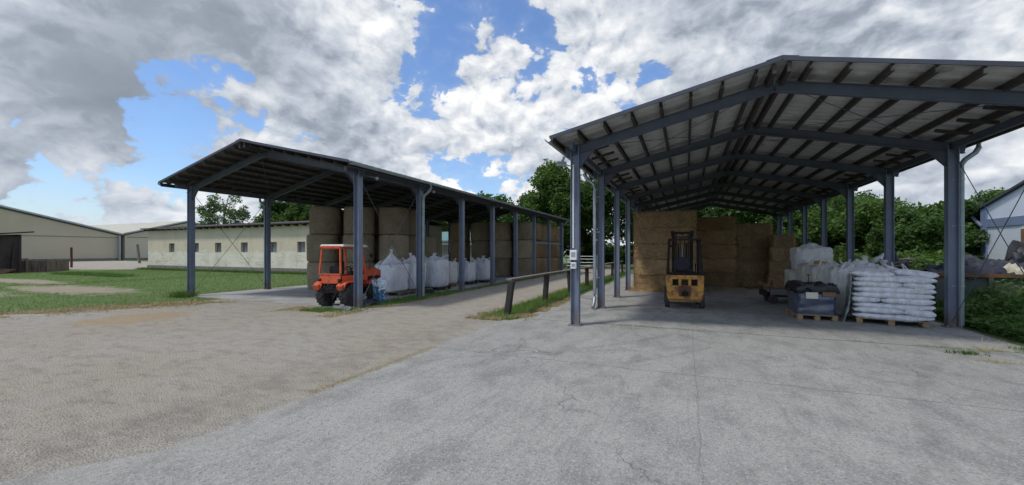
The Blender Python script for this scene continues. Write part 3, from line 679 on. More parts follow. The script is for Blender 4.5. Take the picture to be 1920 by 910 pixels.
# conduit, meter boxes and floodlight on the first left column of the right shed
cx, cy = -2.257, A1
m = MB(); m.tube([(cx-.02, cy-.115, 3.55), (cx-.02, cy-.115, 1.72)], .018, 8); m.tube([(cx-.02, cy-.115, 1.35), (cx-.02, cy-.115, 1.28)], .016, 8)
m.build('cable_conduit', M['plastic_white'], shedR, world=True, smooth=True)
for z, hh, ww in ((1.57, .22, .15), (1.34, .14, .12)):
    m = MB(); m.box((cx+.0, cy-.155, z), (ww, .10, hh)); o = m.build('socket_box', M['plastic_white'], shedR, world=True, bevel=.008)
    f = MB(); f.box((cx, cy-.208, z+.01), (ww*.6, .008, hh*.45)); p = f.build('box_cover', M['lamp']); p.parent = o; p.location = -Vector(shedR.location)
m = MB(); m.tube([(cx, cy-.1, 3.5), (cx-.10, cy-.22, 3.52), (cx-.2, cy-.25, 3.55)], .014, 8); m.box((cx-.24, cy-.27, 3.56), (.20, .14, .06), .4, .5); m.box((cx-.22, cy-.20, 3.67), (.05, .05, .12), .2, .3, .4)
m.build('floodlight', M['lamp'], shedR, world=True)
for k in (0, 1, 3):
    m = MB(); m.tube([(-8.72, ysL[k]+.4, 3.9), (-8.5, ysL[k]+.45, 3.84)], .012, 6); m.lathe([(.03, 0), (.055, .04), (.055, .07)], 'y', (-8.46, ysL[k]+.42, 3.82), 10)
    m.build('shed_lamp', M['lamp'], shedL, world=True)

# ------------------------------------------------------------------ timber rail
rail = thing('rail_fence', 'black timber post and rail fence on the grass strip', 'fence', (-4.15, 9.58, 0))
lst = [(-4.17, 9.58, -.05), (-4.19, 12.6, -.03), (-4.12, 15.3, .02), (-4.13, 18.3, .0), (-4.2, 22.2, .02), (-4.3, 26.3, 0), (-4.3, 30.6, .02)]
for x, y, ln in lst:
    m = MB(); m.bar((x+ln*1.2, y, 0), (x-ln*1.5, y-.02, .90), .15, .14, (0, 1, 0)); m.build('post', M['wood_black'], rail, world=True, bevel=.012)
for i in range(len(lst)-1):
    a, b = lst[i], lst[i+1]; m = MB()
    m.bar((a[0], a[1]-.05, .925), (b[0], b[1]+(-.05 if i < len(lst)-2 else .1), .925), .17, .045); m.build('rail', M['wood_grey'], rail, world=True, bevel=.006)

# ------------------------------------------------------------------ pallets
def make_pallet(mat, w=1.2, d=.8, label='', cat='pallet', group=None, loc=(0, 0, 0), rz=0):
    t = thing('pallet', label, cat, loc, rz, group)
    m = MB(); n = 6
    for i in range(n): m.b2(-w/2, w/2, -d/2+i*(d-.1)/(n-1), -d/2+i*(d-.1)/(n-1)+.1, .118, .138)
    m.build('deck_boards', mat, t, bevel=.003)
    m = MB()
    for x in (-w/2+.05, 0, w/2-.05): m.b2(x-.05, x+.05, -d/2, d/2, .098, .1165)
    for x in (-w/2+.05, 0, w/2-.05): m.b2(x-.05, x+.05, -d/2, d/2, .008, .024)
    m.build('bearers', mat, t, bevel=.003)
    for x in (-w/2+.06, 0, w/2-.06):
        m = MB()
        for y in (-d/2+.06, 0, d/2-.06): m.b2(x-.055, x+.055, y-.058, y+.058, .0255, .0965)
        m.build('blocks', mat, t, bevel=.003)
    return t

# ------------------------------------------------------------------ bulk bags
def bag_mesh(w, d, h, seed, slump=.05, peak=.0, tilt=0):
    NU, NV = 48, 30; V = []; F = []; rs = random.Random(seed); px, py = rs.uniform(-.08, .08), rs.uniform(-.08, .08)
    for j in range(NV+1):
        v = j/NV
        if v < .08: z = h*.06*(v/.08); k = .90+.10*math.sin(v/.08*PI/2)
        elif v < .66: z = h*(.06+.86*(v-.08)/.58); k = 1+.045*math.sin((v-.08)/.58*PI)
        elif v < .80: q = (v-.66)/.14; z = h*(.92+.10*math.sin(q*PI/2)); k = 1-.30*(1-math.cos(q*PI/2))
        else: q = (v-.80)/.20; z = h*1.02+peak*q**.8; k = .70-.62*q**(.7 if peak > .2 else 1.0)
        for i in range(NU):
            th = 2*PI*i/NU+PI/NU; c, s = math.cos(th), math.sin(th); e = .42 if v < .7 else .42+.5*(v-.7)/.3
            x = math.copysign(abs(c)**e, c)*w/2*k; y = math.copysign(abs(s)**e, s)*d/2*k
            nz_ = fbm((x*1.5+seed, y*1.5, z*1.5), 1.6, 3)
            wr = .0 if v < .5 else .060*math.sin(th*9+seed+4*nz_)*min(1, (v-.5)/.25)*k*(1+.6*nz_)
            x += px*max(0, v-.6)*2; y += py*max(0, v-.6)*2
            f = 1+slump*nz_+wr/(w/2)*.6
            zz = z+(.045*fbm((x*4, y*4, seed), 2, 3) if v > .6 else 0)*1.3
            V.append(Vector((x*f+tilt*zz, y*f, max(zz, 0))))
    for j in range(NV):
        for i in range(NU):
            i2 = (i+1) % NU; a = j*NU; F.append([a+i, a+i2, a+NU+i2, a+NU+i])
    F.append(list(range(NU))[::-1]); F.append([NV*NU+i for i in range(NU)])
    m = MB(); m.V = V; m.F = F; return m
def bulk_bag(x, y, w, h, seed, label, group, mat='bag', peak=.25, z0=.14, d=None, knot=True, loops=True, rz=0, flap=None, slump=.05):
    t = thing('bulk_bag', label, 'bulk bag', (x, y, z0), rz, group); d = d or w
    bag_mesh(w, d, h, seed, slump, peak).build('bag_body', M[mat], t, smooth=True)
    rs = random.Random(seed*3)
    # side seams
    m = MB()
    for sx, sy in ((1, -1), (-1, -1), (1, 1)):
        m.tube([(sx*w*.475, sy*d*.475, .05), (sx*w*.497, sy*d*.497, h*.4), (sx*w*.485, sy*d*.485, h*.85)], .007, 5)
    m.build('seam', M['bag_tan' if mat != 'bag' else 'bag_pale'], t, smooth=True)
    zt = h*1.02+peak
    if knot:
        m = MB(); V0 = []
        m.lathe([(.05, zt-.06), (.035, zt-.01), (.055, zt+.04), (.085, zt+.10), (.05, zt+.13)], c=(0, 0, 0), seg=9)
        for i, v in enumerate(m.V): v.x += .03*fbm((v.x*9, v.y*9, v.z*9+seed)); v.y += .03*fbm((v.y*9, v.z*9, seed+4))
        m.build('tied_spout', M[mat], t, smooth=True)
    if loops:
        for sx, sy in ((-1, -1), (1, -1), (1, 1), (-1, 1)):
            bx, by = sx*w*.44, sy*d*.44; q = rs.uniform(.08, .24); m = MB(); k = rs.uniform(.2, .5)
            pts = []
            for i in range(9):
                f = i/8; a = PI*f
                pts.append((bx*(1-k*math.sin(a))-sx*.12*f*.5, by*(1-k*math.sin(a))+sy*.0+(.10*(f-.5)*-sy), h*.90+(q+.1)*math.sin(a)+.02))
            m.tube(pts, .016, 6); m.build('lifting_loop', M[mat], t, smooth=True)
    if flap:
        fx, fy, fz = flap; V = []; F = []; n = 12
        for i in range(n):
            for j in range(7):
                f, g = i/(n-1), j/6-.5
                V.append(Vector((fx*f+.02*fbm((f*4, g*4, seed)), fy*f+g*w*.62*(1-.75*f), h*.93+fz*f**1.4+.09*fbm((f*3, g*3, seed), 2)+(.06*math.cos(g*PI)))))
        for i in range(n-1):
            for j in range(6): a = i*7+j; F.append([a, a+1, a+8, a+7])
        m = MB(); m.V = V; m.F = F; o = m.build('open_skirt', M[mat], t, smooth=True)
        sm = o.modifiers.new('s', 'SOLIDIFY'); sm.thickness = .006
    return t
GL = 'white bulk bags standing along the front of the left shed'
bulk_bag(-10.35, 12.5, .98, 1.02, 1, 'big white bulk bag with tall tied peak, right beside the tractor', GL, peak=.42, slump=.08)
bulk_bag(-10.3, 13.62, .95, 1.05, 2, 'white bulk bag half hidden behind the second front column', GL, peak=.25)
bulk_bag(-9.97, 14.83, .97, 1.15, 3, 'white bulk bag just right of the front downpipe, knot on top', GL, peak=.14, flap=(.45, .35, .24))
bulk_bag(-10.45, 16.55, .85, .98, 4, 'narrow creased white bulk bag left of the third front column', GL, mat='bag_pale', peak=.08)
bulk_bag(-10.3, 17.95, .92, .92, 5, 'squat white bulk bag just right of the third front column', GL, peak=.10)
bulk_bag(-9.95, 19.35, .86, 1.0, 6, 'white bulk bag with pointed corners, last in the row', GL, peak=.13, flap=(-.2, -.25, .2))
bulk_bag(-11.4, 16.2, .9, 1.0, 8, 'white bulk bag in second row behind the downpipe bag', GL, peak=.2, z0=.02)
make_pallet(M['pallet_old'], 1.2, 1.0, 'old grey pallet under the tall peaked bulk bag', loc=(-10.2, 12.55, 0), group='pallets under the left bulk bags')
make_pallet(M['pallet_old'], 1.2, 1.0, 'old grey pallet under the bag behind the second column', loc=(-10.2, 13.66, 0), group='pallets under the left bulk bags')
for yy, xx, lb in ((14.85, -9.95, 'bag with the top knot'), (16.6, -10.4, 'narrow creased bag'), (17.95, -10.28, 'squat bag'), (19.35, -9.93, 'last bag of the row')):
    make_pallet(M['pallet_dark'] if yy != 16.6 else M['pallet'], 1.0, .95, ('dark' if yy != 16.6 else 'brown')+' pallet under the '+lb, loc=(xx, yy, 0), group='pallets under the left bulk bags')
GR = 'bulk bags heaped inside the right shed'
bulk_bag(3.62, 16.3, .98, 1.0, 11, 'dusty bulk bag carrying another bag, rear left of the heap', GR, 'bag_tan', peak=.0, z0=.02, knot=False, loops=False)
bulk_bag(3.75, 16.1, .95, .72, 12, 'pale bulk bag lying on top of the heap with printed panel', GR, 'bag_pale', peak=.16, z0=1.03, knot=False, loops=False, slump=.12)
bulk_bag(3.74, 15.15, 1.05, 1.22, 13, 'open tan bulk bag showing orange grain, front left of heap', GR, 'bag_tan', peak=.0, z0=.02, knot=False)
bulk_bag(3.80, 14.15, 1.08, 1.20, 14, 'dusty bulk bag with domed top in middle of heap', GR, 'bag_tan', peak=.05, z0=.02, knot=False)
bulk_bag(4.0, 13.15, 1.12, 1.20, 15, 'pale bulk bag directly behind the stacked white sacks', GR, 'bag_pale', peak=.18, z0=.02, knot=False, flap=(.62, .1, .42))
bulk_bag(4.85, 13.9, .95, 1.10, 16, 'crumpled white bulk bag at right rear of stacked sacks', GR, 'bag_pale', peak=.15, z0=.02)
bulk_bag(4.8, 15.0, .95, 1.15, 17, 'white bulk bag at the outer side of the heap', GR, 'bag_pale', peak=.2, z0=.02)
m = MB(); V = []
m.lathe([(.34, 1.06), (.30, 1.10), (.18, 1.17), (.05, 1.20)], c=(3.72, 15.1, .17), seg=20)
tag(m.build('grain_heap', pm('orange grain', (.50, .27, .10), (.40, .21, .08), 40, .9, bmp=.5), smooth=True), 'orange grain heaped in the open tan bulk bag', 'grain')
# printed green marks on the topmost bag
# ------------------------------------------------------------------ white sacks on a pallet
def sack_mesh(w, d, h, seed, flat=.0):
    NU, NV = 40, 12; V = []; F = []
    for j in range(NV+1):
        ph = -PI/2+PI*j/NV; cz, sz = math.cos(ph), math.sin(ph)
        for i in range(NU):
            th = 2*PI*i/NU; c, s = math.cos(th), math.sin(th)
            x = math.copysign(abs(c)**.38, c)*w/2*abs(cz)**.42; y = math.copysign(abs(s)**.42, s)*d/2*abs(cz)**.42
            z = math.copysign(abs(sz)**.75, sz)*h/2*(1-.35*(abs(x)/(w/2))**4)*(1+.16*fbm((x*2.2, y*2, seed), 1.2, 2))
            n_ = fbm((x*3+seed, y*3, z*4), 1.3, 3); n2 = fbm((x*9+seed, y*9, z*6), 1.3, 2)
            V.append(Vector((x+.018*n_, y+.02*n_, z+.012*n_+.007*n2+.012*math.sin(x*3+seed))))
    for j in range(NV):
        for i in range(NU): i2 = (i+1) % NU; a = j*NU; F.append([a+i, a+i2, a+NU+i2, a+NU+i])
    F.append(list(range(NU))[::-1]); F.append([NV*NU+i for i in range(NU)])
    m = MB(); m.V = V; m.F = F; return m
PX, PY, PR = 4.30, 12.02, -.22
make_pallet(M['pallet'], 1.2, .95, 'wooden pallet under the stack of white sacks', loc=(PX-.02, PY, 0), rz=PR)
protos = []
for q in range(12):
    o = sack_mesh((.52, .90, 1.38, .78)[q % 4], .54, .158, q*5+1).build('sack', M['sack'], None, smooth=True); protos.append(o.data); bpy.data.objects.remove(o)
ordn = ['bottom', 'second', 'third', 'fourth', 'fifth', 'sixth', 'seventh', 'eighth', 'top']
R2 = Matrix.Rotation(PR, 3, 'Z')
for L in range(9):
    z = .14+.055+L*.118
    spots = [[(-.44, -.26, 0, 'left front'), (.24, -.26, 1, 'right front')], [(.0, -.26, 2, 'front')], [(-.24, -.26, 1, 'left front'), (.44, -.26, 0, 'right front')]][(1, 2, 1, 0, 1, 1, 2, 1, 1)[L]]
    spots = spots+[(-.24, .27, 1, 'left rear'), (.44, .27, 0, 'right rear')]
    if L == 8: spots = [(-.32, -.2, 3, 'left'), (.38, .0, 3, 'right')]
    for sx, sy, q, nm in spots:
        v = R2 @ Vector((sx+random.uniform(-.02, .02), sy+random.uniform(-.025, .01), 0))
        o = bpy.data.objects.new('sack', protos[q+4*random.randrange(3)]); C.objects.link(o)
        o.location = (PX+v.x, PY+v.y, z+(.02 if L == 8 and sx > 0 else 0)); o.rotation_euler = (random.uniform(-.015, .015), (.10 if L == 8 and sx > 0 else random.uniform(-.02, .02)), PR+random.uniform(-.03, .03))
        tag(o, 'white filled sack, %s of the %s layer on its pallet' % (nm, ordn[L]), 'sack', 'white sacks stacked on the pallet')
# shrink film hanging off the left corner
V = []; F = []; n = 26; k = 18
for i in range(n):
    f = i/(n-1)
    for j in range(k):
        g = j/(k-1); w_ = R2 @ Vector((-.70-.05*abs(fbm((f*5, g*5, 2)))-.10*(1-f)**3*1.4, -.52+g*1.0-.10*(1-f)**3, 0))
        V.append(Vector((PX+w_.x+.02*fbm((f*7, g*7, 5)), PY+w_.y+.03*fbm((f*6, g*6, 8)), .03+f*(1.08+.05*fbm((g*4, 0, 1))))))
for i in range(n-1):
    for j in range(k-1): a = i*k+j; F.append([a, a+1, a+k+1, a+k])
m = MB(); m.V = V; m.F = F; o = m.build('shrink_film', M['film_clear'], smooth=True); tag(o, 'crumpled milky shrink film hanging on the left of the sack stack', 'plastic film')
o.modifiers.new('s', 'SOLIDIFY').thickness = .004

# ------------------------------------------------------------------ wrapped load on pallet
DL = (2.87, 12.35, 0); 
make_pallet(M['pallet'], .80, 1.25, 'light wooden pallet under the dark blue wrapped load', loc=DL, rz=0)
t = thing('wrapped_load', 'dark blue film wrapped load with ragged black top on pallet', 'wrapped load', (DL[0], DL[1], .14))
def lump_box(w, d, h, seed, amp=.03, nx=22, nz_=12, e=.3):
    V = []; F = []
    for j in range(nz_+1):
        v = j/nz_
        for i in range(nx*2):
            th = 2*PI*i/(nx*2); c, s = math.cos(th), math.sin(th)
            x = math.copysign(abs(c)**e, c)*w/2; y = math.copysign(abs(s)**e, s)*d/2; z = v*h
            f = 1+amp*2*fbm((x*4+seed, y*4, z*5), 1.2, 3); V.append(Vector((x*f, y*f, z)))
    n = nx*2
    for j in range(nz_):
        for i in range(n): i2 = (i+1) % n; a = j*n; F.append([a+i, a+i2, a+n+i2, a+n+i])
    F.append(list(range(n))[::-1]); F.append([nz_*n+i for i in range(n)])
    m = MB(); m.V = V; m.F = F; return m
lump_box(.80, 1.22, .50, 3).build('film_wrap', M['film_blue'], t, smooth=True)
m = MB()
for ix in range(2):
    for iy in range(3): m.lathe([(.17, .40), (.175, .60), (.15, .63), (.05, .64)], c=(-.19+ix*.38, -.40+iy*.40, 0), seg=16)
m.build('drum', M['tarp_navy'], t, smooth=True)
V = []; F = []; n = 22
for i in range(n):
    for j in range(n):
        x, y = (i/(n-1)-.5)*.86, (j/(n-1)-.5)*1.28; e = max(abs(x)/.43, abs(y)/.64)
        V.append(Vector((x, y, .70+.09*fbm((x*4, y*4, 1), 1.5)-(.16 if e > .97 else 0)*(1+.6*fbm((x*9, y*9, 0))))))
for i in range(n-1):
    for j in range(n-1): a = i*n+j; F.append([a, a+1, a+n+1, a+n])
m = MB(); m.V = V; m.F = F; o = m.build('top_sheet', M['tarp_black'], t, smooth=True); o.modifiers.new('s', 'SOLIDIFY').thickness = .006
m = MB(); m.box((-.12, -.66, .46), (.24, .02, .15), 0, -.05); m.build('paper_label', M['label'], t)
m = MB(); m.box((.22, -.645, .50), (.26, .012, .10)); m.build('cardboard_panel', M['cardboard'], t)
m = MB(); m.tube([(-.1, -.3, .70), (-.12, -.33, .92)], .01, 6); m.lathe([(.04, .92), (.04, .94)], c=(-.12, -.33, 0), seg=8); m.build('tap', M['black_metal'], t)
# low platform cart
t = thing('platform_cart', 'low dark platform cart standing behind the wrapped load', 'cart', (2.62, 15.3, 0), .05)
m = MB(); m.box((.35, 0, .44), (1.1, .75, .06)); m.box((.35, -.36, .36), (1.1, .05, .14)); m.build('platform', M['wood_grey'], t, bevel=.004)
m = MB(); m.box((.35, 0, .27), (1.1, .6, .12)); m.box((-.33, 0, .33), (.1, .7, .18)); m.build('chassis', M['black_metal'], t)
for x in (-.12, .8):
    for y in (-.3, .3): MB().lathe([(.06, -.03), (.13, -.03), (.14, 0), (.13, .03), (.06, .03)], 'y', (x, y, .14), 18).build('wheel', M['rubber'], t, smooth=True)
m = MB(); m.tube([(-.16, -.3, .20), (-.16, -.3, .50), (-.16, -.3, .74)], [.07, .06, .035], 10); m.build('upright', M['rust'], t)

# ------------------------------------------------------------------ round bales
def bale_mesh(seed, r=.635, h=1.17):
    NU, NV = 56, 16; V = []; F = []
    prof = [(.0, 0), (.55, 0), (.9, .0), (.97, .02), (1.0, .06)]+[(1.0, .06+(h-.12)/h*.0+(i/8)*(h-.12)/1) for i in range(1, 8)]+[(1.0, h-.06), (.97, h-.02), (.9, h), (.5, h+.01), (0.02, h+.01)]
    for k, (q, z) in enumerate(prof):
        for i in range(NU):
            th = 2*PI*i/NU; n_ = fbm((math.cos(th)*1.5+seed*7, math.sin(th)*1.5, z*1.2), 1.4, 4)
            rr = r*q*(1+(.035*n_ if q > .5 else 0)+(.012*math.sin(z*PI/h)))+(.008*fbm((math.cos(th)*14, math.sin(th)*14, z*9+seed), 1, 2))
            V.append(Vector((max(rr, .001)*math.cos(th), max(rr, .001)*math.sin(th), z+(.018*n_ if z > .1 else 0))))
    for j in range(len(prof)-1):
        for i in range(NU): i2 = (i+1) % NU; a = j*NU; F.append([a+i, a+i2, a+NU+i2, a+NU+i])
    m = MB(); m.V = V; m.F = F; return m
bm_a = []; 
for mm in ('bale', 'bale_tan'):
    row = []
    for s in range(3): o = bale_mesh(s+1).build('round_bale', M[mm], None, smooth=True); row.append(o.data); bpy.data.objects.remove(o)
    bm_a.append(row)
tier = ['bottom', 'middle', 'top']
def bale_stack(x, y, n, where, tan=0, g='round bales in the left shed', jit=.08, only=None):
    for k in range(n):
        o = bpy.data.objects.new('round_bale', bm_a[tan][random.randrange(3)]); C.objects.link(o)
        o.location = (x+random.uniform(-jit, jit), y+random.uniform(-jit, jit), .013+k*1.185); o.rotation_euler = (0, 0, random.uniform(0, 6.28))
        tag(o, 'round straw bale, %s of the stack %s' % (tier[k], where), 'round bale', g)
bale_stack(-14.55, 13.15, 3, 'nearest the left, seen through the tractor cab', jit=.06)
bale_stack(-13.1, 13.75, 3, 'behind the tractor roof and first front column', jit=.06)
bale_stack(-11.95, 14.55, 3, 'behind the tall peaked bulk bag')
bale_stack(-14.7, 14.6, 3, 'second from the front at the left rear')
bale_stack(-13.3, 15.3, 3, 'second row in the middle of the front block')
bale_stack(-12.05, 15.95, 3, 'left of the second front column')
bale_stack(-12.3, 17.35, 2, 'low at the back end of front block')
bale_stack(-14.6, 16.1, 3, 'at the far rear of the front block')
words = ['first', 'second', 'third', 'fourth', 'fifth', 'sixth']
for i, x in enumerate((-14.3, -12.8, -11.25, -9.70)):
    bale_stack(x, 24.6+(.0 if i else -.2), 3, '%s from the left in the rear block' % words[i], tan=1 if i in (0,) else 0, jit=.05)
for j in range(1, 6):
    bale_stack(-9.72, 24.6+1.3*j, 3, '%s behind the corner along the lane' % words[j-1], tan=1)
bale_stack(-13.62, 25.95, 3, 'in the hidden second row, left'); bale_stack(-12.3, 25.95, 3, 'in the hidden second row, middle'); bale_stack(-11.0, 25.95, 3, 'in the hidden second row, right')

# ------------------------------------------------------------------ square straw bales
def sq_bale(x0, x1, y0, y1, z0, z1, seed, label, grp='big square straw bales stacked in the right shed'):
    w, d, h = x1-x0, y1-y0, z1-z0; bm = bmesh.new(); bmesh.ops.create_cube(bm, size=1)
    bmesh.ops.subdivide_edges(bm, edges=bm.edges, cuts=14, use_grid_fill=True)
    for v in bm.verts:
        p = v.co.copy(); q = Vector((p.x*w, p.y*d, p.z*h)); s = 1-.035*(sum(1 for c in p if abs(c) > .47) >= 2)
        n_ = Vector((fbm((q.x*2+seed, q.y*2, q.z*3), 1.3, 4), fbm((q.y*2, q.z*2+seed, q.x*3), 1.3, 4), fbm((q.z*2, q.x*2, q.y*2+seed), 1.3, 3)*.25))
        v.co = Vector((q.x*s, q.y*s, q.z))+n_*.085
        # twine grooves
        for g in (-.3, -.1, .1, .3):
            if abs(p.x-g) < .035 and (abs(p.y) > .47): v.co.y -= math.copysign(.03, p.y)
    me = bpy.data.meshes.new('straw_bale'); bm.to_mesh(me); bm.free(); o = link_mesh('straw_bale', me, M['straw'], None, True)
    o.location = ((x0+x1)/2, (y0+y1)/2, (z0+z1)/2); tag(o, label, 'straw bale', grp); return o
H = .655
for k in range(5):
    sq_bale(-2.0+.03*math.sin(k*2.1), .36, 17.8+.03*math.cos(k*3), 19.3, .01+k*H, .01+k*H+H-.012, k*3+1, 'square straw bale, %s layer of the tall left front stack' % ordn[k] if k < 4 else 'square straw bale, top layer of the tall left front stack')
for k in range(5):
    sq_bale(-2.0, .38, 19.35, 21.3, .01+k*H, .01+k*H+H-.012, k*3+40, 'square straw bale, %s layer behind the tall left front stack' % (ordn[k] if k < 4 else 'top'))
for k in range(5):
    sq_bale(.44, 2.12, 21.35+.04*math.sin(k*4), 23.2, .01+k*H, .01+k*H+H-.012, k*3+80, 'square straw bale, %s layer of the recessed middle stack' % (ordn[k] if k < 4 else 'top'))
for k in range(5):
    sq_bale(2.22, 3.75, 22.3, 24.0, .01+k*H*.91, .01+(k+1)*H*.91-.01, k*3+120, 'square straw bale, %s layer of the stack right of middle' % (ordn[k] if k < 4 else 'top'))
for k in range(4):
    sq_bale(3.42+.05*k, 4.45+.03*math.sin(k*3), 21.6+.05*math.cos(k*5), 22.25, .01+k*.595, .01+(k+1)*.595-.01, k*3+160, 'small straw bale, %s layer of the lone right stack' % (ordn[k] if k < 3 else 'top'))
def strands(name, n, boxf, L, mat, label, w=.004, zt=.5):
    c = np.array([boxf() for _ in range(n)]); a = RNG.uniform(0, 2*PI, n); el = RNG.uniform(-.3, zt, n); l = L*RNG.uniform(.4, 1.2, n)
    dx, dy, dz = np.cos(a)*np.cos(el)*l, np.sin(a)*np.cos(el)*l, np.sin(el)*l; pxx, pyy = -np.sin(a)*w, np.cos(a)*w
    V = np.zeros((n, 4, 3)); V[:, 0] = c; V[:, 1] = c+np.stack([pxx*2, pyy*2, pxx*0], 1); V[:, 2] = c+np.stack([dx+pxx*2, dy+pyy*2, dz+.003], 1); V[:, 3] = c+np.stack([dx, dy, dz], 1)
    V[..., 2] = np.maximum(V[..., 2], .011)
    tag(np_mesh(name, V.reshape(-1, 3), np.arange(4*n).reshape(-1, 4), mat), label, kind='stuff')
def fB():
    r = random.random(); u = random.random
    if r < .25: return (random.uniform(-2.2, .6), 17.75-abs(random.gauss(0, .18)), .014)
    if r < .40: return (-2.02-abs(random.gauss(0, .1)), random.uniform(17.7, 21), .014)
    if r < .78: x = random.gauss(3.0, .6); return (x, random.gauss(21.2, .35), .014+max(0, .25-abs(x-3.0)*.25)*u())
    return (random.gauss(1, 1.6), random.gauss(19.5, 1.5), .014)
strands('loose_straw', 15000, fB, .16, M['loose_straw'], 'loose straw littered at the foot of the straw stacks')
def fE():
    r = random.random(); z = random.uniform(.05, 3.28)
    if r < .45: return (-2.02+random.gauss(0, .02), random.uniform(17.76, 19.2), z)
    if r < .55: return (.38, random.uniform(17.78, 18.2), z)
    if r < .70: return (random.uniform(-2, .4), 17.78, z)
    if r < .80: return (2.14+random.gauss(0, .04), 21.35, z)
    if r < .9: return (random.uniform(-2, .4), random.uniform(17.8, 18.4), 3.28)
    return (4.46, random.uniform(21.6, 22.2), random.uniform(.1, 2.36))
strands('bale_fringe', 7000, fE, .10, M['loose_straw'], 'straw ends sticking out of the square bales', .004, .9)

def face_strands(name, n, rects, label):
    w_ = np.array([(b-a)*(d-c) for a, b, c, d, y in rects]); k = RNG.choice(len(rects), n, p=w_/w_.sum()); R3 = np.array(rects)[k]
    x = RNG.uniform(R3[:, 0], R3[:, 1]); z = RNG.uniform(R3[:, 2], R3[:, 3]); y = R3[:, 4]-.035+RNG.normal(0, .012, n)
    a = RNG.normal(0, .55, n); L = .10*RNG.uniform(.4, 1.5, n); o = RNG.uniform(-.05, .012, n); w = .0028
    dx, dz = np.cos(a)*L, np.sin(a)*L; px, pz = -np.sin(a)*w, np.cos(a)*w; V = np.zeros((n, 4, 3))
    for i, (sx, sp) in enumerate(((0, -1), (1, -1), (1, 1), (0, 1))): V[:, i] = np.stack([x+dx*sx+px*sp, y+o*sx, z+dz*sx+pz*sp], 1)
    tag(np_mesh(name, V.reshape(-1, 3), np.arange(4*n).reshape(-1, 4), M['loose_straw']), label, kind='stuff')
face_strands('stalk_ends', 8000, [(-2.03, .34, .02, 3.27, 17.8), (.44, 2.1, .02, 3.27, 21.35), (2.22, 3.7, .02, 2.95, 22.3), (3.45, 4.5, .02, 2.36, 21.6)], 'straw stalks sticking to the faces of the square bale stacks')

